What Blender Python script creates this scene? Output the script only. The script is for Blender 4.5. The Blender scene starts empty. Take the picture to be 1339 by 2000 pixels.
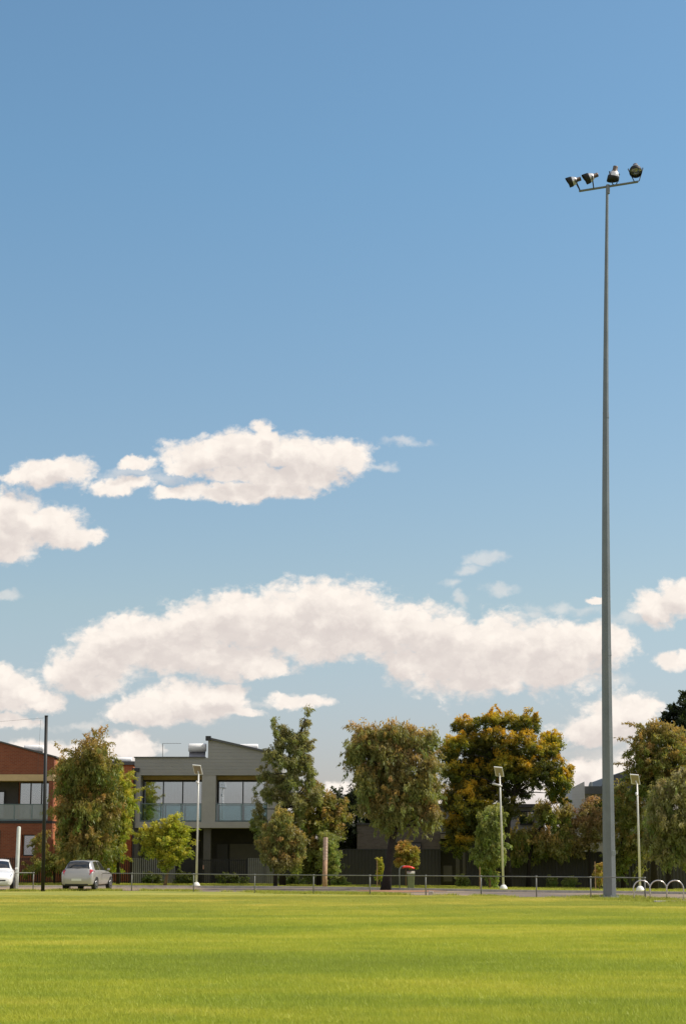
import bpy, math, random
import numpy as np
from mathutils import Vector, Matrix
R = math.radians
rng = np.random.default_rng(7)
random.seed(7)
SC = bpy.context.scene
COL = SC.collection

# ------------------------------------------------------------------ camera
F = 3400.0                      # focal length in photo pixels (photo 1339 x 2000)
HORIZON = 1675.0
H = 1.63                        # eye height
PITCH = math.atan((HORIZON - 1000) / F)
cam_d = bpy.data.cameras.new('camera'); cam = bpy.data.objects.new('camera', cam_d)
COL.objects.link(cam); SC.camera = cam
cam.location = (0, 0, H); cam.rotation_euler = (math.pi/2 + PITCH, 0, 0)
cam_d.sensor_fit = 'VERTICAL'; cam_d.sensor_height = 36; cam_d.lens = F/2000*36
cam_d.clip_end = 20000

def tdir(px, py):
    u = (px-669.5)/F; v = (1000-py)/F
    yy = math.cos(PITCH) - v*math.sin(PITCH)
    return u/yy, (math.sin(PITCH)+v*math.cos(PITCH))/yy
def at(px, py, d):
    a, b = tdir(px, py)
    return Vector((a*d, d, H+b*d))
def gz(x, y):                   # the lawn is flat; beyond the path the verge rises a little on the left, falls on the right
    t = min(max((y-86)/18.0, 0), 1)
    A = float(np.interp(x, [-20, -5, 2, 9.5, 20, 40], [.16, .10, .03, -.05, -.18, -.2]))
    return A*t*t*(3-2*t)
def gat(px, py):                # where the sight line meets the ground
    a, b = tdir(px, py)
    lo, hi = 5.0, 400.0
    for _ in range(50):
        m = (lo+hi)/2
        if H+b*m > gz(a*m, m): lo = m
        else: hi = m
    return Vector((a*lo, lo, gz(a*lo, lo)))
def ppm(d): return F/math.cos(PITCH)/d

# ------------------------------------------------------------------ sun, sky, exposure
SUN_EL, SUN_AZ = R(46), R(85)   # azimuth clockwise from the view direction
SUN = bpy.data.lights.new('sun', 'SUN'); so = bpy.data.objects.new('sun', SUN); COL.objects.link(so)
SUN.energy = 4.8; SUN.angle = R(0.53); SUN.color = (1.0, 0.93, 0.82)
sd = Vector((math.sin(SUN_AZ)*math.cos(SUN_EL), math.cos(SUN_AZ)*math.cos(SUN_EL), math.sin(SUN_EL)))
so.rotation_euler = sd.to_track_quat('Z', 'Y').to_euler()
so.location = (30, 20, 60)
SC.view_settings.view_transform = 'Standard'; SC.view_settings.look = 'None'
SC.view_settings.exposure = 0.0; SC.view_settings.gamma = 1

W = bpy.data.worlds.new('World'); SC.world = W; W.use_nodes = True
nt = W.node_tree; nt.nodes.clear()
class NB:
    def __init__(s, nt): s.t = nt
    def n(s, typ, **kw):
        o = s.t.nodes.new(typ)
        for k, v in kw.items(): setattr(o, k, v)
        return o
    def sin(s, node, i, v):
        if v is None: return
        if hasattr(v, 'node') and hasattr(v, 'is_output'): s.t.links.new(v, node.inputs[i])
        else: node.inputs[i].default_value = v
    def m(s, op, a, b=None, c=None, clamp=False):
        o = s.n('ShaderNodeMath', operation=op); o.use_clamp = clamp
        s.sin(o, 0, a); s.sin(o, 1, b); s.sin(o, 2, c); return o.outputs[0]
    def v(s, op, a, b=None, c=None):
        o = s.n('ShaderNodeVectorMath', operation=op)
        s.sin(o, 0, a); s.sin(o, 1, b); s.sin(o, 2, c)
        return o.outputs['Value'] if op in ('LENGTH', 'DOT_PRODUCT') else o.outputs[0]
    def sep(s, a):
        o = s.n('ShaderNodeSeparateXYZ'); s.sin(o, 0, a); return o.outputs
    def comb(s, x, y, z):
        o = s.n('ShaderNodeCombineXYZ'); s.sin(o, 0, x); s.sin(o, 1, y); s.sin(o, 2, z); return o.outputs[0]
    def noise(s, vec, scale, detail=4, rough=.5, out=0, dist=0):
        o = s.n('ShaderNodeTexNoise'); s.sin(o, 'Vector', vec); s.sin(o, 'Scale', scale)
        s.sin(o, 'Detail', detail); s.sin(o, 'Roughness', rough); s.sin(o, 'Distortion', dist); return o.outputs[out]
    def mix(s, f, a, b, mode='MIX'):
        o = s.n('ShaderNodeMix', data_type='RGBA', blend_type=mode)
        s.sin(o, 0, f); s.sin(o, 6, a); s.sin(o, 7, b); return o.outputs[2]
    def smooth(s, x, a, b, lo=0., hi=1.):
        o = s.n('ShaderNodeMapRange', interpolation_type='SMOOTHSTEP')
        s.sin(o, 0, x); s.sin(o, 1, a); s.sin(o, 2, b); s.sin(o, 3, lo); s.sin(o, 4, hi); return o.outputs[0]
    def ramp(s, x, stops):
        o = s.n('ShaderNodeValToRGB'); s.sin(o, 0, x); e = o.color_ramp.elements
        while len(e) < len(stops): e.new(.5)
        for k, (p, c) in enumerate(stops): e[k].position = p; e[k].color = tuple(c)+(1,)
        return o.outputs[0]

CLOUDS = [  # solid puffs: photo-pixel centre and radii, turned into directions of the sky
 (150,1308,66,40),(215,1275,80,55),(262,1240,72,42),(330,1262,120,58),(392,1222,85,50),(470,1216,85,58),(555,1208,85,64),
 (612,1182,55,46),(680,1205,85,62),(742,1232,75,50),(812,1228,58,50),(862,1245,60,50),(650,1248,150,40),(800,1292,58,36),
 (900,1280,110,70),(985,1262,88,62),(1085,1280,105,66),(1178,1262,52,46),(950,1322,100,30),(1060,1312,110,28),(450,1285,110,34),(170,1338,70,20),(510,1303,50,16),
 (380,1368,100,34),(290,1385,62,28),(440,1348,50,20),(478,1392,42,9),(235,1392,20,18),(590,1368,56,14),
 (15,1350,66,38),(80,1362,52,20),(-20,1330,60,30),(15,1408,48,14),
 (0,1045,70,58),(30,1005,66,44),(95,1028,70,34),(150,1046,42,20),(-10,1082,60,20),
 (92,928,68,26),(142,915,40,24),(38,932,28,16),(268,906,32,13),(240,950,56,20),
 (400,895,72,36),(480,882,70,42),(516,846,20,24),(560,890,86,42),(645,893,72,36),(690,902,34,30),(600,925,84,28),(480,962,110,20),(350,965,50,14),(550,952,70,22),(360,915,40,22),(450,930,40,20),(505,925,40,22),
 (1278,1192,42,32),(1330,1170,40,34),(1305,1290,45,18),(1160,1168,20,8),
 (1200,1402,70,38),(1145,1425,55,28),(1248,1388,42,26),(1178,1545,80,60),(1150,1500,40,24),(1240,1500,60,40),(1060,1555,60,50),
 (255,1458,52,26),(120,1470,90,26),(185,1520,90,40),(690,1560,70,30),(30,1475,60,18),(560,1590,80,30),(900,1580,120,30)]
WISPS = [(885,1135,30,10),(912,1112,30,13),(948,1088,32,13),(985,1150,42,12),(1235,1210,45,16),(738,915,36,9),(790,865,40,9),(15,1165,30,10),
 (1040,1200,60,12),(905,1165,14,22),(445,1170,40,14),(250,925,60,12),(1100,1190,90,14),(540,1375,50,8),(150,1415,60,9),(1150,1330,80,14),(320,940,60,16),(1200,1470,90,20)]
def cloud_group(name, lst, soft):
    g = bpy.data.node_groups.new(name, 'ShaderNodeTree')
    g.interface.new_socket('P', in_out='INPUT', socket_type='NodeSocketVector')
    g.interface.new_socket('D', in_out='OUTPUT', socket_type='NodeSocketFloat')
    b = NB(g); gi = b.n('NodeGroupInput'); go = b.n('NodeGroupOutput')
    acc = None
    for (cx, cy, rx, ry) in lst:
        a, e = tdir(cx, cy); sx = 34.0/(rx*.0102); sy = 34.0/(ry*.0102)
        q = b.v('MULTIPLY_ADD', gi.outputs[0], (sx/34, sy/34, 0), (-a*sx, -e*sy, 0))
        L = b.v('LENGTH', q)
        acc = L if acc is None else b.m('SMOOTH_MIN', acc, L, soft)
    g.links.new(acc, go.inputs[0]); return g
w = NB(nt)
sky = w.n('ShaderNodeTexSky', sky_type='NISHITA'); sky.sun_disc = False
sky.sun_elevation = SUN_EL; sky.sun_rotation = SUN_AZ; sky.altitude = 30
sky.air_density = 1.25; sky.dust_density = 0.9; sky.ozone_density = 1.6
tc = w.n('ShaderNodeTexCoord'); D = tc.outputs['Generated']
x, y, z = w.sep(D)[:3]
ys = w.m('MAXIMUM', y, 0.02)
P = w.comb(w.m('MULTIPLY', w.m('DIVIDE', x, ys), 34.), w.m('MULTIPLY', w.m('DIVIDE', z, ys), 34.), 0.)
wa = w.v('SUBTRACT', w.noise(P, .9, 3, .55, 1), (.5, .5, .5))
wb = w.v('SUBTRACT', w.noise(P, 4.0, 5, .6, 1), (.5, .5, .5))
PW = w.v('ADD', w.v('MULTIPLY_ADD', wa, (.95, .5, 0), P), w.v('MULTIPLY', wb, (.32, .24, 0)))
G1 = cloud_group('cloud_puffs', CLOUDS, .12); G2 = cloud_group('cloud_wisps', WISPS, .1)
def grp(g, vec):
    o = w.n('ShaderNodeGroup'); o.node_tree = g; w.sin(o, 0, vec); return o.outputs[0]
fb = w.noise(w.v('MULTIPLY', P, (1, 1.25, 1)), 1.6, 8, .56)
fb2 = w.noise(w.v('MULTIPLY', P, (1, 1.7, 1)), 5.5, 6, .6)
d0 = grp(G1, PW)
def vor(vec, scale, sm):
    o = w.n('ShaderNodeTexVoronoi', feature='SMOOTH_F1', voronoi_dimensions='2D'); w.sin(o, 'Vector', vec); w.sin(o, 'Scale', scale); w.sin(o, 'Smoothness', sm); return o.outputs['Distance']
PV = w.v('MULTIPLY_ADD', wb, (.5, .5, 0), w.v('MULTIPLY', P, (1, 1.3, 0)))
v1 = vor(PV, 1.9, .25); v2 = vor(PV, 4.6, .2); v3 = vor(PV, 10., .2)
puff = w.m('ADD', w.m('ADD', w.m('MULTIPLY', v1, .55), w.m('MULTIPLY', v2, .30)), w.m('MULTIPLY', v3, .15))
dn = w.m('ADD', w.m('ADD', d0, w.m('MULTIPLY', w.m('SUBTRACT', puff, .42), .62)), w.m('ADD', w.m('MULTIPLY', w.m('SUBTRACT', fb, .5), 1.0), w.m('MULTIPLY', w.m('SUBTRACT', fb2, .5), .55)))
alpha = w.smooth(dn, 1.36, .76)
dw = w.m('ADD', grp(G2, PW), w.m('MULTIPLY', w.m('SUBTRACT', fb, .5), 3.0))
alphaw = w.m('MULTIPLY', w.smooth(dw, 1.3, .2), .42)
al = w.m('MAXIMUM', alpha, alphaw)
# sunlit upper-right sides and greyer undersides, from the cloud's own thickness towards the sun
up = grp(G1, w.v('ADD', PW, (.12, .34, 0)))
upn = w.m('ADD', up, w.m('MULTIPLY', w.m('SUBTRACT', w.noise(w.v('ADD', w.v('MULTIPLY', P, (1, 1.25, 1)), (.10, .16, 0)), 1.6, 8, .56), .5), 1.5))
lit = w.smooth(upn, .30, 1.12)
fb3 = w.noise(w.v('ADD', w.v('MULTIPLY', P, (1, 1.4, 1)), (3.1, 7.7, 0)), 2.2, 7, .6)
lit2 = w.m('ADD', w.m('ADD', w.m('MULTIPLY', lit, .66), w.m('MULTIPLY', w.smooth(fb3, .30, .70), .18)), w.m('MULTIPLY', w.smooth(puff, .55, .2), .22), clamp=True)
ccol = w.mix(lit2, (7.3, 6.6, 6.25, 1), (10.3, 9.45, 8.6, 1))
front = w.smooth(y, .25, .45)
# the rest of the sky, out of the frame, has added unseen cloud, thickened as fill for facades and window reflections
rb = w.noise(w.v('MULTIPLY', D, (1, 1, 2.6)), 2.6, 8, .58)
alr = w.m('MULTIPLY', w.smooth(rb, .42, .58), w.smooth(z, .0, .12))
alt = w.m('ADD', w.m('MULTIPLY', al, front), w.m('MULTIPLY', alr, w.m('SUBTRACT', 1., front)))
skyt = w.ramp(z, [(0, (.79, .755, 1.04)), (.06, (.79, .785, .98)), (.14, (.87, .88, .89)), (.38, (.76, .97, 1.01))])
skyc = w.v('MULTIPLY', w.mix(1.0, sky.outputs[0], skyt, 'MULTIPLY'), (1.32, 1.32, 1.32))
fin = w.mix(alt, skyc, ccol)
bg = w.n('ShaderNodeBackground'); w.sin(bg, 0, fin); bg.inputs[1].default_value = 0.10
wo = w.n('ShaderNodeOutputWorld'); nt.links.new(bg.outputs[0], wo.inputs[0])
W.cycles.sampling_method = 'MANUAL'; W.cycles.sample_map_resolution = 512

# ------------------------------------------------------------------ materials
MATS = {}
def mat(name, fn):
    m = bpy.data.materials.new(name); m.use_nodes = True
    t = m.node_tree; t.nodes.clear(); b = NB(t)
    out = b.n('ShaderNodeOutputMaterial'); fn(b, out); MATS[name] = m; return m
def pr(b, out, col, rough=.6, metal=0., spec=.5, bump=None, bs=.3, bd=.02):
    p = b.n('ShaderNodeBsdfPrincipled'); b.sin(p, 'Base Color', col); b.sin(p, 'Roughness', rough); b.sin(p, 'Metallic', metal)
    b.sin(p, 'Specular IOR Level', spec)
    if bump is not None:
        q = b.n('ShaderNodeBump'); b.sin(q, 'Height', bump); b.sin(q, 'Strength', bs); b.sin(q, 'Distance', bd)
        b.t.links.new(q.outputs[0], p.inputs['Normal'])
    b.t.links.new(p.outputs[0], out.inputs[0]); return p
def c4(c): return tuple(c)+(1,)
def plain(name, col, rough=.6, metal=0., spec=.5, var=.15, scale=3., bump=0):
    def f(b, out):
        g = b.n('ShaderNodeNewGeometry').outputs['Position']
        n = b.noise(g, scale, 6, .6); n2 = b.noise(g, scale*9, 3, .6)
        k = b.m('ADD', b.m('MULTIPLY', n, .7), b.m('MULTIPLY', n2, .3))
        lo = tuple(c*(1-var) for c in col); hi = tuple(min(c*(1+var), 1) for c in col)
        cc = b.mix(b.smooth(k, .3, .7), c4(lo), c4(hi))
        pr(b, out, cc, b.m('ADD', rough-.08, b.m('MULTIPLY', n, .16)), metal, spec, n2 if bump else None, bump or .3)
    return mat(name, f)
def brick(name, a, bb, mortar, scale=1.0):
    def f(b, out):
        g = b.n('ShaderNodeNewGeometry'); x, y, z = b.sep(g.outputs['Position'])[:3]
        t = b.n('ShaderNodeTexBrick'); b.sin(t, 'Vector', b.comb(b.m('ADD', x, y), z, 0.))
        t.offset = .5; b.sin(t, 'Color1', c4(a)); b.sin(t, 'Color2', c4(bb)); b.sin(t, 'Mortar', c4(mortar))
        b.sin(t, 'Scale', 1.); b.sin(t, 'Mortar Size', .009); b.sin(t, 'Brick Width', .24); b.sin(t, 'Row Height', .086)
        n = b.noise(g.outputs['Position'], .8, 5, .6)
        cc = b.mix(b.smooth(n, .3, .7, 0., .35), t.outputs[0], c4(tuple(q*.7 for q in a)))
        pr(b, out, cc, .85, 0, .2, t.outputs[1], -.3)
    return mat(name, f)
def board(name, col, row=.18, dark=.75):      # horizontal cladding boards
    def f(b, out):
        g = b.n('ShaderNodeNewGeometry'); x, y, z = b.sep(g.outputs['Position'])[:3]
        fr = b.m('FRACT', b.m('DIVIDE', z, row)); line = b.smooth(fr, .0, .10)
        n = b.noise(g.outputs['Position'], 1.2, 5, .6)
        cc = b.mix(n, c4(tuple(q*.85 for q in col)), c4(tuple(q*1.12 for q in col)))
        cc = b.mix(line, b.mix(1., cc, (dark, dark, dark, 1), 'MULTIPLY'), cc)
        pr(b, out, cc, .7, 0, .3, line, .5)
    return mat(name, f)
def ribbed(name, col, pitch=.12, metal=0):
    def f(b, out):
        g = b.n('ShaderNodeNewGeometry'); x, y, z = b.sep(g.outputs['Position'])[:3]
        fr = b.m('SINE', b.m('MULTIPLY', b.m('ADD', x, y), 6.283/pitch))
        n = b.noise(g.outputs['Position'], 1.2, 5, .6)
        cc = b.mix(n, c4(tuple(q*.85 for q in col)), c4(tuple(q*1.12 for q in col)))
        pr(b, out, cc, .55, metal, .4, fr, .6)
    return mat(name, f)

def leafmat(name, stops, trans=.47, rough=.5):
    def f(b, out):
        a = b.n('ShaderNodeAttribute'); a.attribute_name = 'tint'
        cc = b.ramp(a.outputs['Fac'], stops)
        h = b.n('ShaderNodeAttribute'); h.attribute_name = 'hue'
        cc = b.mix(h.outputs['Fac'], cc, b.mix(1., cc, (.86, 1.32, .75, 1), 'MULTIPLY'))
        p = b.n('ShaderNodeBsdfPrincipled'); b.sin(p, 'Base Color', cc); b.sin(p, 'Roughness', rough); b.sin(p, 'Specular IOR Level', .35)
        t = b.n('ShaderNodeBsdfTranslucent'); b.sin(t, 0, b.mix(1., cc, (1.2, 1.15, .6, 1), 'MULTIPLY'))
        m = b.n('ShaderNodeMixShader'); m.inputs[0].default_value = trans
        b.t.links.new(p.outputs[0], m.inputs[1]); b.t.links.new(t.outputs[0], m.inputs[2]); b.t.links.new(m.outputs[0], out.inputs[0])
    return mat(name, f)

def field_color(b):
    g = b.n('ShaderNodeNewGeometry').outputs['Position']
    a = b.noise(b.v('MULTIPLY', g, (.085, .20, 0)), 1., 4, .55, 0, .6)
    c = b.noise(b.v('MULTIPLY', g, (.5, .85, 0)), 1., 4, .6)
    e = b.noise(b.v('MULTIPLY', g, (6, 6, 0)), 1., 3, .6)
    k = b.m('ADD', b.m('ADD', b.m('MULTIPLY', a, .62), b.m('MULTIPLY', c, .26)), b.m('MULTIPLY', e, .12))
    col = b.ramp(b.smooth(k, .34, .66), [(0, (.205, .240, .036)), (.35, (.240, .272, .036)), (.7, (.298, .308, .040)), (1, (.37, .35, .06))])
    dry = b.smooth(b.noise(b.v('MULTIPLY', g, (1.3, 1.3, 0)), 1., 5, .7), .62, .76)
    y = b.sep(g)[1]; col = b.mix(b.smooth(y, 38., 75., 0., .8), col, b.mix(1., col, (1.16, 1.0, 1.7, 1), 'MULTIPLY'))   # the outer turf turns yellower and paler
    return b.mix(b.m('MULTIPLY', dry, .35), col, (.34, .30, .09, 1)), e
def f_turf(b, out):
    cc, e = field_color(b); pr(b, out, cc, .8, 0, .1, e, .5, .04)
mat('turf', f_turf)
def f_blade(b, out):
    cc, e = field_color(b)
    a = b.n('ShaderNodeAttribute'); a.attribute_name = 'tint'
    cc = b.mix(a.outputs['Fac'], b.mix(1., cc, (1.5, 1.5, 1.4, 1), 'MULTIPLY'), b.mix(1., cc, (1.8, 1.8, 1.6, 1), 'MULTIPLY'))
    p = b.n('ShaderNodeBsdfPrincipled'); b.sin(p, 'Base Color', cc); b.sin(p, 'Roughness', .5); b.sin(p, 'Specular IOR Level', .25)
    t = b.n('ShaderNodeBsdfTranslucent'); b.sin(t, 0, cc)
    m = b.n('ShaderNodeMixShader'); m.inputs[0].default_value = .4
    b.t.links.new(p.outputs[0], m.inputs[1]); b.t.links.new(t.outputs[0], m.inputs[2]); b.t.links.new(m.outputs[0], out.inputs[0])
mat('blade', f_blade)
def f_verge(b, out):
    g = b.n('ShaderNodeNewGeometry').outputs['Position']
    a = b.noise(b.v('MULTIPLY', g, (.25, .35, 0)), 1., 5, .6); e = b.noise(g, 5., 4, .6)
    col = b.ramp(b.m('ADD', b.m('MULTIPLY', a, .7), b.m('MULTIPLY', e, .3)), [(.25, (.20, .24, .03)), (.48, (.31, .32, .04)), (.62, (.40, .37, .07)), (.8, (.48, .38, .17))])
    pr(b, out, col, .85, 0, .1, e, .6, .05)
mat('verge', f_verge)
def f_asphalt(b, out):
    g = b.n('ShaderNodeNewGeometry').outputs['Position']
    x, y, z = b.sep(g)[:3]
    a = b.noise(b.v('MULTIPLY', g, (.16, .55, 0)), 1., 5, .6); e = b.noise(g, 14., 3, .6)
    dirt = b.m('MAXIMUM', b.smooth(a, .46, .6), b.smooth(x, -8., -14.))
    gr = b.mix(e, (.12, .098, .085, 1), (.20, .165, .14, 1)); dr = b.mix(e, (.28, .20, .13, 1), (.40, .30, .20, 1))
    pr(b, out, b.mix(b.m('MULTIPLY', dirt, .85), gr, dr), .9, 0, .2, e, .4)
mat('asphalt', f_asphalt)
plain('outer', (.10, .12, .03), .9, var=.3, scale=.3)
plain('concrete', (.42, .38, .33), .85, var=.2, bump=.3)
plain('mulch', (.30, .15, .08), .95, var=.4, scale=6, bump=.6)
plain('galv', (.30, .33, .33), .42, .55, var=.14, scale=2.5)
plain('galvpole', (.175, .19, .195), .42, .4, var=.12, scale=1.1)
plain('fence_steel', (.19, .19, .17), .6, .2, var=.2)
plain('lamp_white', (.62, .60, .56), .4, .1, var=.06)
plain('lamp_panel', (.30, .25, .18), .25, .2, var=.1)
plain('white_paint', (.80, .78, .74), .5, 0, var=.06)
plain('post_paint', (.50, .52, .46), .55, 0, var=.08)
plain('black_paint', (.006, .006, .006), .6, 0, var=.2)
plain('dark_metal', (.018, .018, .02), .5, .3, var=.3)
plain('alu', (.72, .70, .68), .35, .75, var=.08, scale=8)
plain('housing', (.16, .12, .10), .5, .5, var=.2, scale=8)
plain('bark', (.018, .013, .010), .9, var=.4, scale=8, bump=.6)
plain('bark_pale', (.16, .10, .07), .85, var=.35, scale=6, bump=.5)
plain('timber', (.40, .25, .16), .85, var=.25, scale=7, bump=.5)
plain('timber_dark', (.22, .13, .08), .85, var=.25, scale=7)
plain('render_grey', (.365, .348, .335), .85, 0, .2, var=.07, scale=1.2, bump=.1)
board('grey_cladding', (.315, .305, .30), .20, .88)
board('white_cladding', (.62, .58, .55), .16, .8)
plain('soffit', (.55, .40, .22), .8, var=.08)
plain('roof_metal', (.10, .10, .105), .5, .3, var=.12)
plain('roof_dark', (.045, .042, .045), .6, .1, var=.2)
plain('gutter', (.035, .035, .04), .5, .2, var=.1)
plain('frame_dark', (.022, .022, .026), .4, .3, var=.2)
plain('curtain', (.80, .80, .80), .9, var=.1, scale=1)
plain('slate_render', (.10, .094, .088), .85, 0, .2, var=.12, scale=1.2)
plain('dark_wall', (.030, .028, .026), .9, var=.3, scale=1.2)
plain('tank_white', (.88, .86, .84), .35, 0, var=.04)
plain('tank_side', (.30, .30, .33), .4, .5, var=.1)
plain('red_paint', (.65, .05, .025), .4, 0, var=.1)
plain('bin_green', (.16, .19, .08), .5, 0, var=.12)
plain('rubber', (.012, .012, .012), .8, 0, var=.2)
plain('rim', (.32, .32, .33), .35, .8, var=.1)
plain('plate_white', (.7, .7, .66), .5, 0, var=.05)
plain('door_dark', (.02, .018, .017), .5, 0, var=.2)
plain('rope', (.05, .05, .05), .8, 0)
plain('chrome', (.8, .8, .8), .12, 1., var=.03)
brick('red_brick', (.27, .085, .045), (.21, .062, .035), (.24, .14, .10))
brick('sunlit_brick', (.50, .17, .07), (.42, .13, .055), (.42, .22, .13))  # red brick made lighter and more orange: sunlight put into the colour
brick('grey_brick', (.15, .125, .11), (.11, .09, .08), (.14, .12, .105))
ribbed('dark_fence', (.032, .031, .029), .2)
ribbed('corrugated', (.16, .16, .17), .09, .2)
def carpaint(name, col):
    def f(b, out):
        p = pr(b, out, c4(col), .35, .35 if name == 'silver_paint' else 0, .5); p.inputs['Coat Weight'].default_value = .8; p.inputs['Coat Roughness'].default_value = .06
    mat(name, f)
carpaint('silver_paint', (.42, .40, .39)); carpaint('white_car_paint', (.82, .80, .78))
def f_glass(name, refl, tint, rough=.03):
    def f(b, out):
        t = b.n('ShaderNodeBsdfTransparent'); b.sin(t, 0, c4(tint))
        g = b.n('ShaderNodeBsdfGlossy'); b.sin(g, 'Roughness', rough); b.sin(g, 0, (.9, .95, 1, 1))
        m = b.n('ShaderNodeMixShader'); m.inputs[0].default_value = refl
        b.t.links.new(t.outputs[0], m.inputs[1]); b.t.links.new(g.outputs[0], m.inputs[2]); b.t.links.new(m.outputs[0], out.inputs[0])
    mat(name, f)
f_glass('skyglass', .42, (.25, .27, .30)); f_glass('window_glass', .48, (.7, .74, .76)); f_glass('balustrade_glass', .14, (.74, .86, .88)); f_glass('lens_glass', .3, (.7, .7, .6), .05); f_glass('frosted_glass', .2, (.62, .64, .65), .3)
def f_cg(b, out): pr(b, out, (.02, .022, .026, 1), .04, 0, .9)
mat('car_glass', f_cg)
def f_tl(b, out):
    p = pr(b, out, (.45, .012, .02, 1), .15, 0, .7); p.inputs['Coat Weight'].default_value = 1
mat('tail_red', f_tl)
def f_hl(b, out): pr(b, out, (.75, .75, .75, 1), .1, .6, .7)
mat('head_glass', f_hl)

# ------------------------------------------------------------------ mesh helpers
def root_loc(o):
    v = Vector((0, 0, 0))
    while o is not None: v += o.location; o = o.parent
    return v
class MB:
    def __init__(s): s.v = []; s.f = []
    def add(s, vs, fs):
        k = len(s.v); s.v += [Vector(q) for q in vs]; s.f += [tuple(i+k for i in q) for q in fs]; return s
    def box(s, a, b):
        x0, y0, z0 = [min(a[i], b[i]) for i in range(3)]; x1, y1, z1 = [max(a[i], b[i]) for i in range(3)]
        return s.add([(x0,y0,z0),(x1,y0,z0),(x1,y1,z0),(x0,y1,z0),(x0,y0,z1),(x1,y0,z1),(x1,y1,z1),(x0,y1,z1)],
                     [(0,3,2,1),(4,5,6,7),(0,1,5,4),(1,2,6,5),(2,3,7,6),(3,0,4,7)])
    def tube(s, pts, rad, n=8, cap=True, rot=0.):
        pts = [Vector(p) for p in pts]; m = len(pts)
        if not hasattr(rad, '__len__'): rad = [rad]*m
        k = len(s.v); up = None
        for i, p in enumerate(pts):
            t = (pts[min(i+1, m-1)]-pts[max(i-1, 0)]).normalized()
            if up is None:
                up = Vector((1, 0, 0)) if abs(t.x) < .9 else Vector((0, 1, 0))
            up = (up-t*up.dot(t)).normalized(); v = t.cross(up)
            for j in range(n):
                a = 2*math.pi*j/n+rot; s.v.append(p+(up*math.cos(a)+v*math.sin(a))*rad[i])
        for i in range(m-1):
            for j in range(n):
                a = k+i*n+j; b = k+i*n+(j+1) % n; s.f.append((a, b, b+n, a+n))
        if cap: s.f.append(tuple(k+j for j in range(n))[::-1]); s.f.append(tuple(k+(m-1)*n+j for j in range(n)))
        return s
    def prism(s, prof, y0, y1, axis='y'):     # prof: (x,z) polygon, extruded along y
        n = len(prof)
        vs = [(p[0], y0, p[1]) for p in prof]+[(p[0], y1, p[1]) for p in prof]
        fs = [tuple(range(n)), tuple(range(n, 2*n))[::-1]]+[(i, i+n, (i+1) % n+n, (i+1) % n) for i in range(n)]
        return s.add(vs, fs)
    def lathe(s, prof, n=20, M=None):         # prof (r, z)
        k = len(s.v)
        for r, zz in prof:
            for j in range(n):
                a = 2*math.pi*j/n; q = Vector((r*math.cos(a), r*math.sin(a), zz)); s.v.append(M @ q if M else q)
        for i in range(len(prof)-1):
            for j in range(n):
                a = k+i*n+j; b = k+i*n+(j+1) % n; s.f.append((a, b, b+n, a+n))
        return s
    def build(s, name, m, parent=None, origin=None, smooth=False, bevel=0):
        me = bpy.data.meshes.new(name)
        o = bpy.data.objects.new(name, me); COL.objects.link(o)
        if parent is not None:
            off = root_loc(parent); o.parent = parent
        else:
            off = Vector(origin) if origin is not None else Vector((0, 0, 0)); o.location = off
        me.from_pydata([tuple(q-off) for q in s.v], [], s.f); me.update()
        me.materials.append(MATS[m])
        if smooth: me.polygons.foreach_set('use_smooth', [True]*len(me.polygons))
        if bevel:
            bm = o.modifiers.new('bevel', 'BEVEL'); bm.width = bevel; bm.segments = 2; bm.limit_method = 'ANGLE'
        return o
def tag(o, label=None, cat=None, group=None, kind=None):
    if label: o['label'] = label
    if cat: o['category'] = cat
    if group: o['group'] = group
    if kind: o['kind'] = kind
    return o
def thing(name, loc, label, cat, group=None):
    o = bpy.data.objects.new(name, None); COL.objects.link(o); o.location = Vector(loc); o.empty_display_size = .3
    return tag(o, label, cat, group)
def dup(o, parent=None):
    c = o.copy(); COL.objects.link(c)
    if parent is not None: c.parent = parent
    for ch in list(o.children): dup(ch, c)
    return c

# ------------------------------------------------------------------ ground
def sheet(name, pts2, m, dz, kind='structure', sub=1):
    pass
def strip(name, near, far, m, dz, n=60, rows=8):
    """sheet between two polylines given as photo-pixel points on the ground"""
    def curve(pl):
        w3 = [gat(*p) for p in pl]; xs = [q.x for q in w3]; ys_ = [q.y for q in w3]
        return xs, ys_
    nx, ny = curve(near); fx, fy = curve(far)
    x0 = max(nx[0], fx[0]); x1 = min(nx[-1], fx[-1])
    b = MB(); vs = []; fs = []
    for i in range(n+1):
        X = x0+(x1-x0)*i/n
        a = float(np.interp(X, nx, ny)); c = float(np.interp(X, fx, fy))
        for j in range(rows+1):
            Y = a+(c-a)*j/rows; vs.append((X, Y, gz(X, Y)+dz))
    for i in range(n):
        for j in range(rows):
            k = i*(rows+1)+j; fs.append((k, k+rows+1, k+rows+2, k+1))
    b.add(vs, fs); o = b.build(name, m, None, (0, 0, 0)); return o
# one sheet to the horizon, following the small rise
b = MB(); xs_ = [-6000, -600, -120, -60, -30, -20, -12, -5, 2, 9.5, 15, 20, 30, 40, 60, 120, 600, 6000]; ysl = [-600, -60, 0, 30, 60, 80]+list(range(88, 106, 2))+[120, 160, 300, 1000, 9000]
vs = [(X, Y, gz(X, Y)-.02) for X in xs_ for Y in ysl]; ny_ = len(ysl)
b.add(vs, [(i*ny_+j, (i+1)*ny_+j, (i+1)*ny_+j+1, i*ny_+j+1) for i in range(len(xs_)-1) for j in range(ny_-1)])
tag(b.build('ground', 'outer'), kind='structure')
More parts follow.
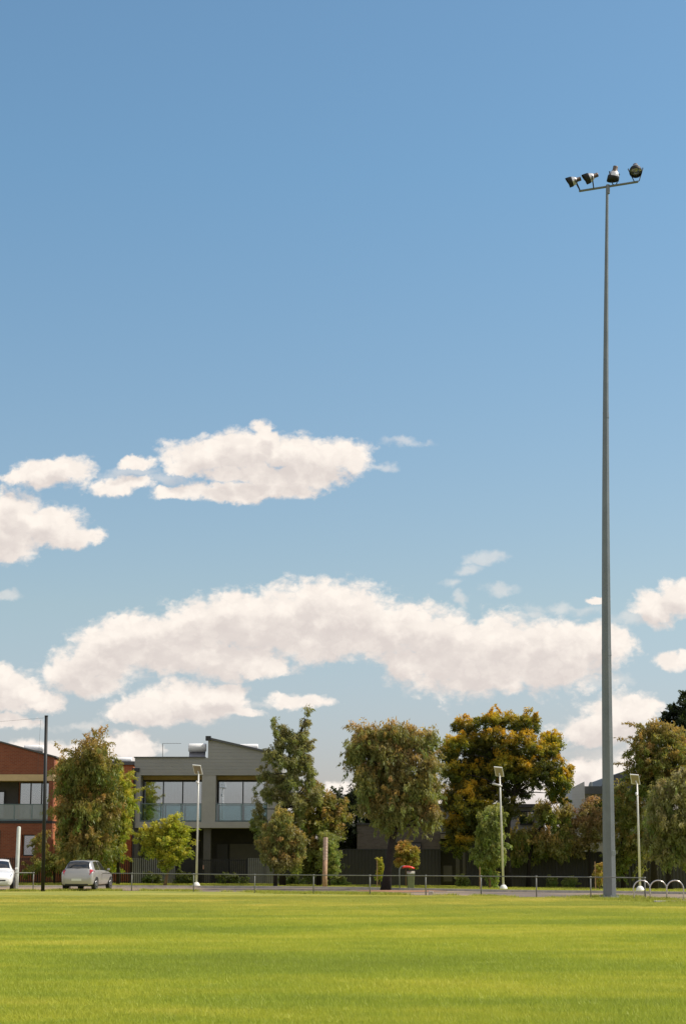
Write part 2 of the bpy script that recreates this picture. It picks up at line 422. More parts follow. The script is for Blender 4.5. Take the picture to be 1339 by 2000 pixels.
# edge of the oval: photo points of the field's far edge
EDGE = [(-900, 1745), (-300, 1742), (0, 1741), (150, 1740), (300, 1739.5), (450, 1742), (600, 1745.5), (850, 1749), (1100, 1755), (1339, 1765), (1700, 1790), (2300, 1840)]
ex = [gat(*p).x for p in EDGE]; ey = [gat(*p).y for p in EDGE]
def edge_y(X): return float(np.interp(X, ex, ey))
b = MB(); vs = []; fs = []; n = 80
for i in range(n+1):
    X = ex[0]+(ex[-1]-ex[0])*i/n
    for Y in (-40, 15, 40, edge_y(X)): vs.append((X, Y, 0.0))
for i in range(n):
    for j in range(3): k = i*4+j; fs.append((k, k+4, k+5, k+1))
b.add(vs, fs); tag(b.build('playing_field', 'turf'), kind='structure')
PATH_NEAR = [(-900, 1744), (0, 1740.5), (300, 1739), (600, 1745), (850, 1748.5), (1100, 1754.5), (1339, 1764.5), (1700, 1789), (2300, 1839)]
PATH_FAR = [(-900, 1731), (0, 1733), (240, 1733), (500, 1734), (700, 1736), (850, 1739), (1000, 1742), (1150, 1743.5), (1339, 1746), (1700, 1762), (2300, 1792)]
o = strip('path', PATH_NEAR, PATH_FAR, 'asphalt', -.006); tag(o, kind='structure')
VERGE_FAR = [(-900, 1716), (0, 1716), (600, 1716), (1339, 1722), (2300, 1722)]
o = strip('verge', PATH_FAR, VERGE_FAR, 'verge', -.003); tag(o, kind='structure')
# pale kerb along the verge
def kerb():
    w3 = [gat(*p) for p in PATH_FAR]; xs = [q.x for q in w3]; yy = [q.y for q in w3]
    b = MB(); n = 70; vs = []; fs = []
    for i in range(n+1):
        X = xs[0]+(xs[-1]-xs[0])*i/n; Y = float(np.interp(X, xs, yy)); g = gz(X, Y)
        vs += [(X, Y-.09, g-.02), (X, Y-.07, g+.10), (X, Y+.07, g+.10), (X, Y+.09, g-.02)]
    for i in range(n):
        for j in range(3): k = i*4+j; fs.append((k, k+4, k+5, k+1))
    b.add(vs, fs); tag(b.build('kerb', 'concrete'), kind='structure')
kerb()
# mulch bed round the big tree and the bin
b = MB(); q = gat(785, 1740.5); vs = [(q.x, q.y, gz(q.x, q.y)+.03)]; N = 40
for i in range(N):
    a = 2*math.pi*i/N; rr = 1+.15*math.sin(3*a)+.1*math.sin(7*a+1)
    X = q.x+2.0*rr*math.cos(a); Y = q.y+2.4*rr*math.sin(a); vs.append((X, Y, gz(X, Y)+.004))
b.add(vs, [(0, 1+i, 1+(i+1) % N) for i in range(N)]); tag(b.build('mulch_bed', 'mulch'), kind='structure')

# ------------------------------------------------------------------ grass (uncountable)
def blades_mesh(name, n, size, h0, h1, w0, lean=.5, m='blade'):
    c = rng.normal(0, size*.42, (n, 2)); h = rng.uniform(h0, h1, n); a = rng.uniform(0, 2*np.pi, n)
    la = rng.uniform(0, 2*np.pi, n); ll = h*rng.uniform(.1, lean, n); wd = w0*rng.uniform(.6, 1.3, n)
    V = np.zeros((n, 3, 3)); V[:, 0, 0] = c[:, 0]-np.cos(a)*wd; V[:, 0, 1] = c[:, 1]-np.sin(a)*wd
    V[:, 1, 0] = c[:, 0]+np.cos(a)*wd; V[:, 1, 1] = c[:, 1]+np.sin(a)*wd
    V[:, 2, 0] = c[:, 0]+np.cos(la)*ll; V[:, 2, 1] = c[:, 1]+np.sin(la)*ll; V[:, 2, 2] = h
    me = bpy.data.meshes.new(name); me.vertices.add(n*3); me.vertices.foreach_set('co', V.ravel())
    me.loops.add(n*3); me.loops.foreach_set('vertex_index', np.arange(n*3)); me.polygons.add(n)
    me.polygons.foreach_set('loop_start', np.arange(n)*3); me.update(calc_edges=True)
    at_ = me.attributes.new('tint', 'FLOAT', 'FACE'); at_.data.foreach_set('value', rng.random(n).astype(np.float32))
    me.materials.append(MATS[m]); return me
def scatter(name, pts, src, label, seed=1):
    """one mesh of points, each carrying a randomly turned patch of blades"""
    me = bpy.data.meshes.new(name); me.from_pydata([tuple(p) for p in pts], [], []); o = bpy.data.objects.new(name, me); COL.objects.link(o)
    g = bpy.data.node_groups.new(name, 'GeometryNodeTree')
    g.interface.new_socket('Geometry', in_out='INPUT', socket_type='NodeSocketGeometry'); g.interface.new_socket('Geometry', in_out='OUTPUT', socket_type='NodeSocketGeometry')
    gi = g.nodes.new('NodeGroupInput'); go = g.nodes.new('NodeGroupOutput'); ip = g.nodes.new('GeometryNodeInstanceOnPoints')
    oi = g.nodes.new('GeometryNodeObjectInfo'); oi.inputs['Object'].default_value = src
    rv = g.nodes.new('FunctionNodeRandomValue'); rv.data_type = 'FLOAT_VECTOR'; rv.inputs[0].default_value = (0, 0, 0); rv.inputs[1].default_value = (0, 0, 6.283)
    rs = g.nodes.new('FunctionNodeRandomValue'); rs.data_type = 'FLOAT'; rs.inputs[2].default_value = .75; rs.inputs[3].default_value = 1.3
    L = g.links.new; L(gi.outputs[0], ip.inputs['Points']); L(oi.outputs['Geometry'], ip.inputs['Instance']); L(rv.outputs[0], ip.inputs['Rotation'])
    L(rs.outputs[1], ip.inputs['Scale']); L(ip.outputs[0], go.inputs[0])
    md = o.modifiers.new('scatter', 'NODES'); md.node_group = g
    return tag(o, label, 'grass', kind='stuff')
def source(name, me):
    o = bpy.data.objects.new(name, me); return o     # not linked to the scene: only instanced
src1 = source('grass_patch', blades_mesh('grass_patch', 420, .62, .025, .06, .0045, .9))
pts = []
for i in range(8200):
    Y = 15+62*random.random()**1.25; hw = Y*.215+1.5; X = random.uniform(-hw, hw)
    if Y > edge_y(X)-.3 or random.random() > (hw/18)**.5+.25: continue
    pts.append((X, Y, 0.002))
scatter('lawn_grass', pts, src1, 'short mown grass blades covering the near part of the oval')
# rough grass: fence line tufts and the verge
src2 = source('rough_patch', blades_mesh('rough_patch', 70, .35, .04, .13, .010, .8))
pts = []
for i in range(1500):
    X = random.uniform(-20, 22); k = math.sin(X*1.3)+math.sin(X*.47+2)+math.sin(X*3.1+.5)*.6
    if k < random.uniform(-1.2, 1.4): continue
    Yy = edge_y(X)+random.gauss(.15, .22); pts.append((X, Yy, gz(X, Yy)))
for i in range(260):
    for (cx, cy, rr) in ((1190, 1753, .7), (1262, 1758, .9), (640, 1745.5, 1.2)):
        if random.random() < .33:
            q = gat(cx, cy); X = q.x+random.gauss(0, rr); Yy = q.y+random.gauss(.1, .3); pts.append((X, Yy, gz(X, Yy)))
def f_rough(b, out):
    a = b.n('ShaderNodeAttribute'); a.attribute_name = 'tint'
    cc = b.ramp(a.outputs['Fac'], [(0, (.26, .31, .045)), (.6, (.45, .45, .065)), (1, (.62, .55, .15))])
    p = b.n('ShaderNodeBsdfPrincipled'); b.sin(p, 'Base Color', cc); b.sin(p, 'Roughness', .6); b.sin(p, 'Specular IOR Level', .2)
    t = b.n('ShaderNodeBsdfTranslucent'); b.sin(t, 0, cc); m = b.n('ShaderNodeMixShader'); m.inputs[0].default_value = .4
    b.t.links.new(p.outputs[0], m.inputs[1]); b.t.links.new(t.outputs[0], m.inputs[2]); b.t.links.new(m.outputs[0], out.inputs[0])
mat('roughgrass', f_rough); src2.data.materials[0] = MATS['roughgrass']
scatter('fence_weeds', pts, src2, 'tufts of longer grass along the foot of the oval fence')
src3 = source('verge_patch', blades_mesh('verge_patch', 60, .35, .03, .08, .012, .9)); src3.data.materials[0] = MATS['roughgrass']
pts = []
fx_ = [gat(*p).x for p in PATH_FAR]; fy_ = [gat(*p).y for p in PATH_FAR]
for i in range(3600):
    X = random.uniform(-26, 26); Y0 = float(np.interp(X, fx_, fy_))+.2; Yy = random.uniform(Y0, 103.5); pts.append((X, Yy, gz(X, Yy)))
scatter('verge_grass', pts, src3, 'uneven sunlit grass on the verge between path and dark fences')

# ------------------------------------------------------------------ oval fence
PB = [(-260, 1739), (-120, 1738.5), (-60, 1738), (65, 1737.5), (137, 1738), (257, 1739.5), (378, 1741.5), (497, 1744), (612, 1746), (722, 1747.5), (831, 1748.5), (939, 1750.5), (1047, 1752), (1153, 1754), (1259, 1757)]
def oval_fence(posts, label, ends):
    w3 = [gat(*p) for p in posts]; base = w3[0]
    t = thing('oval_fence', base, label, 'fence', 'low pipe rail fences round the oval')
    b = MB()
    tops = [q+Vector((0, 0, .84)) for q in w3]
    b.tube(tops, .021, 8); b.build('rail', 'fence_steel', t, smooth=True)
    for q in w3:
        MB().tube([q+Vector((0, .0, -.05)), q+Vector((0, 0, .86))], .027, 8).tube([q+Vector((-.045, 0, .84)), q+Vector((.045, 0, .84))], .036, 8).build('post', 'fence_steel', t, smooth=True)
    return t
oval_fence(PB[:4], 'short pipe rail fence ending at a post beside the pale goal post', 0)
oval_fence(PB[4:], 'long pipe rail fence from the silver hatchback to the bicycle hoops', 0)

# ------------------------------------------------------------------ tall floodlight mast
mb = gat(1189.5, 1753.5); DM = mb.y
MAST_TOP = at(1185, 366, DM-.1)
mast = thing('floodlight_mast', mb, 'very tall grey tapered floodlight mast with four lamps on top', 'floodlight mast')
mid = at(1181.5, 780, DM-.05); mid2 = at(1184, 1300, DM)
pts = []
ctrl = [mb-Vector((0, 0, .1)), mid2, mid, MAST_TOP]
zc = [c.z for c in ctrl]
for i in range(25):
    zz = zc[0]+(zc[-1]-zc[0])*i/24
    cx = np.polyval(np.polyfit(zc, [c.x for c in ctrl], 2), zz); cy = float(np.interp(zz, zc, [c.y for c in ctrl]))
    pts.append((cx, cy, zz))
MB().tube(pts, [.285*(1-i/24)+.062*(i/24) for i in range(25)], 8, rot=R(12)).build('pole', 'galvpole', mast)
MB().lathe([(.0, .05), (.44, .05), (.44, -.02)], 12, Matrix.Translation(mb)).build('base_plate', 'galv', mast)
for k in range(8):
    a = 2*math.pi*k/8; c = mb+Vector((.38*math.cos(a), .38*math.sin(a), .04))
    MB().tube([c, c+Vector((0, 0, .08))], .022, 6).build('anchor_bolt', 'galv', mast)
for k in (8, 16):     # slip joints between the mast sections
    c = Vector(pts[k]); r_ = .285*(1-k/24)+.062*(k/24)+.004; MB().tube([c-Vector((0, 0, .25)), c+Vector((0, 0, .02))], [r_+.004, r_], 8, rot=R(12)).build('slip_joint', 'galvpole', mast)
hb = at(1198, 1666, DM-.32); MB().box(hb-Vector((.07, .02, .1)), hb+Vector((.07, .03, .1))).build('access_cover', 'galv', mast, bevel=.01)
top = Vector(pts[-1])
bd = Vector((2.62, -1.15, 0.02)); half = bd/2
c0 = top+Vector((0.03, 0, .06))
A0 = at(1130, 368, DM+.5); A1 = at(1245, 347, DM-.62)
A1.z = A0.z = c0.z                      # a level cross-arm
cross = (A1-A0).normalized()
MB().tube([A0, A1], .055, 8).tube([c0-Vector((0, 0, .35)), c0+Vector((0, 0, .06))], .085, 8).build('crossarm', 'galvpole', mast)
def lamp_head(pos, aim, scale=1., side=0):
    aim = Vector(aim).normalized(); M = Matrix.Translation(pos) @ aim.to_track_quat('Z', 'Y').to_matrix().to_4x4() @ Matrix.Scale(scale, 4)
    hd = MB().lathe([(.0, -.17), (.10, -.165), (.15, -.12), (.205, -.02), (.225, .06)], 20, M).build('floodlight', 'alu', mast, smooth=True)
    MB().lathe([(.0, -.36), (.085, -.355), (.10, -.33), (.10, -.17), (.13, -.15)], 16, M).build('control_housing', 'housing', hd, smooth=True)
    pro = [(.228, .055), (.238, .07), (.240, .20), (.232, .20), (.222, .07), (.215, .055)]
    b = MB()
    # hood: deeper on the upper side
    n = 24; k0 = []
    for r_, zz, deep in ((.229, .05, 0), (.242, .10, 0), (.246, .14, 1), (.236, .14, 1), (.224, .06, 0)):
        for j in range(n):
            a = 2*math.pi*j/n; up_ = max(0., math.sin(a)) ; q = Vector((r_*math.cos(a), r_*math.sin(a), zz+((.10+.09*up_) if deep else 0))); k0.append(M @ q)
    fs = []
    for i in range(4):
        for j in range(n): a = i*n+j; c = i*n+(j+1) % n; fs.append((a, c, c+n, a+n))
    b.add(k0, fs); b.build('visor', 'black_paint', hd, smooth=True)
    MB().lathe([(.0, .045), (.12, .05), (.218, .06)], 20, M).build('lens', 'lens_glass', hd, smooth=True)
    # yoke
    y = MB(); X = M.to_3x3() @ Vector((1, 0, 0))
    foot = Vector((pos.x, pos.y, pos.z)); tt = (foot-A0).dot(cross); bp = A0+cross*max(.03, min(tt+side, (A1-A0).length-.03))
    for sgn in (-1, 1):
        e = pos-aim*.08*scale+X*sgn*.25*scale; y.tube([e-X*sgn*.03, e, bp+X*sgn*.10+Vector((0, 0, .05)), bp], .022, 6)
    y.build('bracket', 'dark_metal', hd)
    return hd
dmn = DM
lamp_head(at(1119, 353.5, dmn+.45), (-.88, .18, -.24), .98, .10)
lamp_head(at(1152, 346.5, dmn+.22), (-.80, .12, -.28), 1.02, .12)
lamp_head(at(1198, 341, dmn-.18), (-.16, .25, -.80), 1.1, .0)
lamp_head(at(1240, 331, dmn-.5), (-.10, -.60, -.75), 1.15, .05)

# ------------------------------------------------------------------ poles on the left
q = gat(84, 1741); tp = at(91, 1399, q.y)
t = thing('net_pole', q, 'tall black pole beside the silver hatchback, thin cord at its top', 'pole')
MB().tube([q-Vector((0, 0, .05)), tp], [.092, .082], 12).build('shaft', 'black_paint', t, smooth=True)
MB().tube([tp-Vector((0, 0, .01)), tp+Vector((0, 0, .04))], [.095, .09], 12).build('cap', 'black_paint', t)
for k, (a, c) in enumerate((((89, 1402), (-300, 1425)), ((80, 1406), (74, 1510)))):
    p0 = at(a[0], a[1], q.y); p1 = at(c[0], c[1], q.y+.3)
    MB().tube([p0, (p0+p1)/2-Vector((0, 0, .12 if k == 0 else 0)), p1], .005, 5).build('cord', 'rope', t)
q = gat(32, 1737.5); tp = at(37.5, 1616, q.y)
t = thing('goal_post', q, 'short pale painted goal post between the white and silver cars', 'goal post')
MB().tube([q-Vector((0, 0, .05)), q*.97+tp*.03+Vector((0, 0, 0)), tp, tp+Vector((0, 0, .05))], [.10, .10, .10, .05], 16).build('shaft', 'post_paint', t, smooth=True)

# ------------------------------------------------------------------ area lamps
def area_lamp(bx, by, tx, ty, hx, hy, label, extra, dd):
    q = at(bx, by, dd); q.z = gz(q.x, q.y); tp = at(tx, ty, q.y)
    t = thing('area_lamp', q, label, 'lamp post', 'square headed car park lamps')
    MB().tube([q, q*.35+tp*.65, tp], [.062, .05, .04], 12).build('pole', 'lamp_white', t, smooth=True)
    MB().lathe([(.0, .25), (.10, .235), (.18, .14), (.225, .03), (.23, -.05)], 18, Matrix.Translation(q)).build('concrete_footing', 'white_paint', t, smooth=True)
    hc = at(hx, hy, q.y)
    # tilted flat box head with framed panel: faces down towards the left and the viewer
    ax = Vector((1, .05, -.08)).normalized(); n_ = Vector((-.30, -.86, -.42)).normalized(); n_ = (n_-ax*n_.dot(ax)).normalized(); up_ = n_.cross(ax)
    if up_.z < 0: up_ = -up_
    up_ = (up_+ax*-.30).normalized()
    def slab(w_, h_, d0_, d1_, mname, nm, par, bev=.01):
        vs = []
        for dd in (d0_, d1_):
            for sx_, sy_ in ((-1, -1), (1, -1), (1, 1), (-1, 1)): vs.append(hc+ax*sx_*w_+up_*sy_*h_+n_*dd)
        return MB().add(vs, [(3, 2, 1, 0), (4, 5, 6, 7), (0, 1, 5, 4), (1, 2, 6, 5), (2, 3, 7, 6), (3, 0, 4, 7)]).build(nm, mname, par, bevel=bev)
    hd = slab(.23, .28, -.045, .045, 'lamp_white', 'lamp_head', t, .02)
    slab(.185, .235, .04, .05, 'lamp_panel', 'light_panel', hd, 0)
    MB().tube([tp, tp+(hc-tp)*.5, hc-n_*.05], .035, 8).build('bracket', 'lamp_white', t)
    for (sx, sy, L) in extra:
        p = at(sx, sy, q.y-.05); c = at(tx, sy, q.y)
        d_ = Vector((L, -.05, .12)); MB().tube([p+d_, p, p*.999], [.05, .07, .05], 10).tube([c, p], .03, 6).build('sensor', 'lamp_white', t, smooth=True)
    return t
area_lamp(383.5, 1729, 388, 1512, 386, 1503, 'pale lamp post in front of the grey townhouse windows', [(387, 1530, -.1)], 97.0)
area_lamp(982.5, 1739, 975, 1515, 973.5, 1507, 'pale lamp post in front of the golden gum, small second lamp below', [(978, 1535, -.48)], 94.0)
area_lamp(1249, 1741, 1243, 1531, 1239, 1522, 'pale lamp post standing behind the leftmost bicycle hoop', [(1243, 1553, -.06)], 89.5)

# ------------------------------------------------------------------ bicycle hoops
def hoop(cx, lab):
    q = gat(cx, 1758); r_ = .33
    pts = [Vector((-r_, 0, -.05)), Vector((-r_, 0, .2))]
    pts = [Vector((-r_*.96, 0, -.05)), Vector((-r_, 0, .15)), Vector((-r_*1.03, 0, .35))]
    for k in range(0, 13):
        a = math.pi-math.pi*k/12; pts.append(Vector((r_*1.03*math.cos(a), 0, .42+r_*1.0*math.sin(a))))
    pts += [Vector((r_*1.03, 0, .35)), Vector((r_, 0, .15)), Vector((r_*.96, 0, -.05))]
    ang = R(8); M = Matrix.Translation(q) @ Matrix.Rotation(ang, 4, 'Z')
    t = thing('bicycle_hoop', q, lab, 'bike rack', 'steel bicycle hoops by the fence end')
    MB().tube([M @ p for p in pts], .028, 10).build('hoop', 'chrome2', t, smooth=True)
    for s in (-1, 1):
        c = M @ Vector((s*r_*.96, 0, 0)); MB().lathe([(.0, .012), (.07, .012), (.07, -.02)], 12, Matrix.Translation(c)).build('flange', 'galv', t)
plain('chrome2', (.55, .50, .46), .28, .85, var=.1, scale=6)
hoop(1253, 'steel bicycle hoop nearest the floodlight mast, in front of a lamp footing')
hoop(1285, 'middle steel bicycle hoop of the three in a row')
hoop(1318, 'steel bicycle hoop at the right end of its row of three')
q = gat(1297, 1763); tag(MB().box(q-Vector((.38, .25, .02)), q+Vector((.38, .2, .07))).build('concrete_slab', 'concrete', None, q, bevel=.02), 'low grey concrete slab on the grass below the bicycle hoops', 'slab')
q = gat(841, 1747.5); tag(MB().box(q-Vector((.10, .10, .02)), q+Vector((.10, .1, .16))).build('concrete_block', 'concrete', None, q, bevel=.02), 'small pale concrete block at the foot of the rail fence', 'block')

# ------------------------------------------------------------------ bin with red hood
q = gat(793, 1737.5); px1 = ppm(q.y)
t = thing('bin_frame', q, 'galvanised bent tube frame holding a red curved hood above the green bin', 'bin frame')
xo = (780-793)/px1; zt = 44/px1
MB().tube([q+Vector((xo, 0, -.05)), q+Vector((xo, 0, zt-.2)), q+Vector((xo+.03, 0, zt-.08)), q+Vector((xo+.12, 0, zt)), q+Vector((xo+.28, 0, zt+.02))], .035, 10).build('post', 'galv', t, smooth=True)
vs = []; n = 10
for i in range(n+1):
    u = i/n; X = xo+.14+u*.64; zz = zt+.02-.14*(u-.35)**2*1.6
    for (dy, dz) in ((-.30, -.08), (-.27, 0), (0, .03), (.27, 0), (.30, -.08)):
        k = 1-.5*max(0, (u-.8))/.2; vs.append(q+Vector((X, dy*k, zz+dz*k)))
fs = [(i*5+j, (i+1)*5+j, (i+1)*5+j+1, i*5+j+1) for i in range(n) for j in range(4)]
hd = MB().add(vs, fs).build('hood', 'red_paint', t, smooth=True); sm = hd.modifiers.new('thick', 'SOLIDIFY'); sm.thickness = .02
q = gat(802, 1737.5)
t = thing('wheelie_bin', q, 'olive green wheelie bin standing under the red hood', 'bin')
def frustum(w0, d0, w1, d1, z0, z1, c):
    vs = [c+Vector((sx*w, sy*d_, zz)) for (w, d_, zz) in ((w0, d0, z0), (w1, d1, z1)) for sx, sy in ((-1, -1), (1, -1), (1, 1), (-1, 1))]
    return MB().add(vs, [(3, 2, 1, 0), (4, 5, 6, 7), (0, 1, 5, 4), (1, 2, 6, 5), (2, 3, 7, 6), (3, 0, 4, 7)])
frustum(.16, .18, .19, .24, .06, .80, q).build('body', 'bin_green', t, bevel=.03)
lid = MB(); n = 8; vs = []
for i in range(n+1):
    a = math.pi*i/n
    for s in (-1, 1): vs.append(q+Vector((s*.20, -.26*math.cos(a), .81+.13*math.sin(a))))
fs = [(2*i, 2*i+1, 2*i+3, 2*i+2) for i in range(n)]+[tuple(2*i for i in range(n+1)), tuple(2*i+1 for i in range(n+1))[::-1]]
plain('bin_lid', (.42, .42, .34), .5, 0, var=.1)
lid.add(vs, fs).build('lid', 'bin_lid', t)
for s in (-1, 1): MB().tube([q+Vector((s*.13, .2, .08)), q+Vector((s*.18, .2, .08))], .08, 14).build('wheel', 'rubber', t)
MB().tube([q+Vector((-.17, .30, .76)), q+Vector((.17, .30, .76))], .016, 6).build('handle', 'bin_green', t)

# weathered timber post with pale bands
q = at(634, 1730, 95.5); q.z = gz(q.x, q.y)-.02; tp = at(635.5, 1635, q.y); Hh = tp.z-q.z
t = thing('timber_post', q, 'thick weathered timber post with notched pale top on the verge', 'post')
MB().tube([q-Vector((0, 0, .05)), q+Vector((0, 0, Hh*.25)), q+(tp-q)*.55], [.135, .128, .125], 14).build('shaft', 'timber', t, smooth=True)
b = MB(); pts = []; rr = []
for k in range(8):
    z0 = .55+.45*k/8; pts += [q+(tp-q)*z0, q+(tp-q)*(z0+.035), q+(tp-q)*(z0+.05)]; rr += [.124, .124, .112]
pts.append(tp); rr.append(.124)
plain('timber_pale', (.55, .40, .33), .8, var=.2, scale=7)
MB().tube(pts, rr, 14).build('notched_top', 'timber_pale', t)
# small marker post with pinkish sign near the first lamp
q = gat(397, 1726); t = thing('marker_post', q, 'thin dark marker post with a small pinkish plate beside the lamp post', 'marker post')
MB().tube([q, q+Vector((0, 0, 1.0))], .03, 8).build('shaft', 'dark_metal', t)
c = q+Vector((0, -.03, .98)); plain('pinkish', (.45, .25, .22), .6)
MB().box(c-Vector((.07, .015, .14)), c+Vector((.07, .015, .10))).build('plate', 'pinkish', t, bevel=.01)

# ------------------------------------------------------------------ cars
def catmull(keys, n):
    K = np.array(keys, float); m = len(K); out = []
    for i in range(n+1):
        t = i/n*(m-1); k = min(int(t), m-2); f = t-k
        p0, p1, p2, p3 = K[max(k-1, 0)], K[k], K[k+1], K[min(k+2, m-1)]
        out.append(.5*((2*p1)+(-p0+p2)*f+(2*p0-5*p1+4*p2-p3)*f*f+(-p0+3*p1-3*p2+p3)*f**3))
    return np.array(out)
ST = [  # y, bottom, belt, top, half width, roof half width
 (0.00, .36, .60, .66, .60, .50), (.03, .29, .70, .78, .74, .58), (.09, .27, .84, .93, .81, .62), (.19, .27, .90, 1.12, .835, .60), (.34, .27, .92, 1.33, .84, .565),
 (.52, .27, .925, 1.425, .845, .55), (.95, .27, .925, 1.455, .85, .56), (1.5, .27, .92, 1.46, .85, .56), (2.0, .27, .91, 1.41, .85, .555), (2.4, .27, .90, 1.22, .85, .60),
 (2.72, .27, .88, .985, .845, .66), (3.1, .27, .82, .89, .84, .66), (3.45, .27, .74, .81, .81, .64), (3.68, .22, .62, .70, .75, .6), (3.80, .28, .52, .58, .62, .5)]
NS, NR = 70, 36
def car_surface():
    S = catmull(ST, NS); G = np.zeros((NS+1, NR+1, 3))
    for i, (y, zb, zl, zt_, w_, wr) in enumerate(S):
        ring = [(0, zb), (w_*.80, zb), (w_*.96, zb+.10), (w_*1.0, zb*.4+zl*.6), (w_*.985, zl), (w_*.93, zl+.03) if zt_-zl > .2 else (w_*.9, zl+.02), (wr+.03, max(zt_-.085, zl+.035)), (wr*.86, zt_-.025), (wr*.4, zt_), (0, zt_)]
        G[i, :, 1] = y; rr = catmull(ring, NR); G[i, :, 0] = rr[:, 0]; G[i, :, 2] = rr[:, 1]
    return G
CG = car_surface()
def sample(s, t):
    i = min(max(s*NS, 0), NS-1e-6); j = min(max(t*NR, 0), NR-1e-6); a, b_ = int(i), int(j); u, v = i-a, j-b_
    return (CG[a, b_]*(1-u)*(1-v)+CG[a+1, b_]*u*(1-v)+CG[a, b_+1]*(1-u)*v+CG[a+1, b_+1]*u*v)
def s_of_y(y):
    ys2 = CG[:, 0, 1]; return float(np.interp(y, ys2, np.arange(NS+1)/NS))
def patch(corners, side, off=.006, n=8):     # corners: 4 (s,t) going round; returns curved patch a few mm proud of the body
    vs = []; fs = []; (a, b_, c, d_) = corners
    for i in range(n+1):
        for j in range(n+1):
            u, v = i/n, j/n
            s = (a[0]*(1-u)+b_[0]*u)*(1-v)+(d_[0]*(1-u)+c[0]*u)*v; t = (a[1]*(1-u)+b_[1]*u)*(1-v)+(d_[1]*(1-u)+c[1]*u)*v
            p = sample(s, t); e = .01
            du = sample(min(s+e, 1), t)-sample(max(s-e, 0), t); dv = sample(s, min(t+e, 1))-sample(s, max(t-e, 0))
            nn = np.cross(du, dv); L = np.linalg.norm(nn); nn = nn/(L+1e-9)
            ctr = np.array((0, 1.9, .7))
            if np.dot(nn, p-ctr) < 0: nn = -nn
            p = p+nn*off; vs.append((p[0]*side, p[1], p[2]))
    for i in range(n):
        for j in range(n): k = i*(n+1)+j; fs.append((k, k+n+1, k+n+2, k+1))
    return MB().add(vs, fs)
def make_car(name, label, paint, group=None):
    root = thing(name, (0, 0, 0), label, 'car', group)
    vs = []; fs = []
    for sgn in (1, -1):
        k0 = len(vs)
        for i in range(NS+1):
            for j in range(NR+1): p = CG[i, j]; vs.append((p[0]*sgn, p[1], p[2]))
        for i in range(NS):
            for j in range(NR): k = k0+i*(NR+1)+j; fs.append((k, k+1, k+NR+2, k+NR+1) if sgn > 0 else (k, k+NR+1, k+NR+2, k+1))
        for i in (0, NS):
            ring = [k0+i*(NR+1)+j for j in range(NR+1)]; fs.append(tuple(ring) if (i == 0) != (sgn > 0) else tuple(ring[::-1]))
    body = MB().add(vs, fs).build('body', paint, root, smooth=True)
    # glazing: t about .56 (belt) to .70 (roof edge); s follows y
    S = s_of_y; tb, tt = .565, .675
    for sgn in (1, -1):
        patch([(S(.62), tb), (S(1.36), tb), (S(1.36), tt), (S(.78), tt)], sgn).build('side_window', 'car_glass', root, smooth=True)
        patch([(S(1.42), tb), (S(2.52), tb), (S(2.05), tt), (S(1.42), tt)], sgn).build('side_window', 'car_glass', root, smooth=True)
    # rear window and windscreen: both halves as one mesh
    for (nm, y0, y1, y0e, y1e) in (('rear_window', .15, .44, .18, .43), ('windscreen', 2.66, 2.12, 2.60, 2.14)):
        b = MB()
        for sgn in (1, -1):
            pb = patch([(S(y0), .999), (S(y0e), .70), (S(y1e), .71), (S(y1), .999)], sgn, .007, 10); b.add(pb.v, pb.f)
        b.build(nm, 'car_glass', root, smooth=True)
    for sgn in (1, -1):     # tail lights wrap the corner under the rear window
        pb = patch([(S(.03), .60), (S(.36), .43), (S(.34), .535), (S(.15), .68)], sgn, .012, 8)
        pb.build('tail_light', 'tail_red', root, smooth=True)
        patch([(S(3.45), .50), (S(3.70), .52), (S(3.66), .62), (S(3.48), .60)], sgn, .010, 8).build('headlight', 'head_glass', root, smooth=True)
        m_ = MB().add([Vector((sgn*(.88+dx), 2.30+dy, .96+dz)) for dx, dy, dz in ((0, 0, 0), (.15, .01, 0), (.16, .02, .11), (0, .02, .10), (0, .10, 0), (.13, .10, .01), (.13, .10, .09), (0, .1, .08))],
                      [(0, 1, 2, 3), (7, 6, 5, 4), (0, 4, 5, 1), (1, 5, 6, 2), (2, 6, 7, 3), (3, 7, 4, 0)]).build('mirror', paint, root, bevel=.02)
        MB().box((sgn*.82, 2.32, .94), (sgn*.90, 2.38, .98)).build('mirror_arm', 'dark_metal', m_)
        for yy in (.66, 3.12):
            wl = MB().tube([(sgn*.66, yy, .30), (sgn*.855, yy, .30)], .30, 24).build('wheel', 'rubber', root, bevel=.02)
            MB().lathe([(.0, .012), (.06, .02), (.09, -.01), (.17, .0), (.20, .01), (.205, -.02)], 24, Matrix.Translation((sgn*.858, yy, .30)) @ Matrix.Rotation(sgn*math.pi/2, 4, 'Y')).build('rim', 'rim', wl, smooth=True)
            # dark wheel arch lip
            b = MB(); N = 14; vs = []
            for k in range(N+1):
                a = math.pi*k/N
                for r_, xx in ((.315, .862), (.365, .866)): vs.append((sgn*xx, yy+r_*math.cos(a), .30+r_*math.sin(a)))
            b.add(vs, [(2*k, 2*k+1, 2*k+3, 2*k+2) for k in range(N)]).build('wheel_arch', 'rubber', root)
        MB().box((sgn*.864, 1.45, .76), (sgn*.876, 1.60, .785)).build('door_handle', paint, root)
    MB().box((-.60, .0, .275), (.60, .08, .335)).build('bumper_trim', 'dark_metal', root, bevel=.015)
    MB().box((-.26, -.022, .475), (.26, .03, .585)).build('number_plate', 'plate_white', root)
    MB().box((-.24, 3.78, .34), (.24, 3.812, .44)).build('number_plate', 'plate_white', root)
    MB().box((-.45, 3.76, .44), (.45, 3.805, .50)).build('grille', 'dark_metal', root)
    MB().tube([(0, .33, 1.30), (.30, .27, 1.22)], .012, 5).build('rear_wiper', 'dark_metal', root)
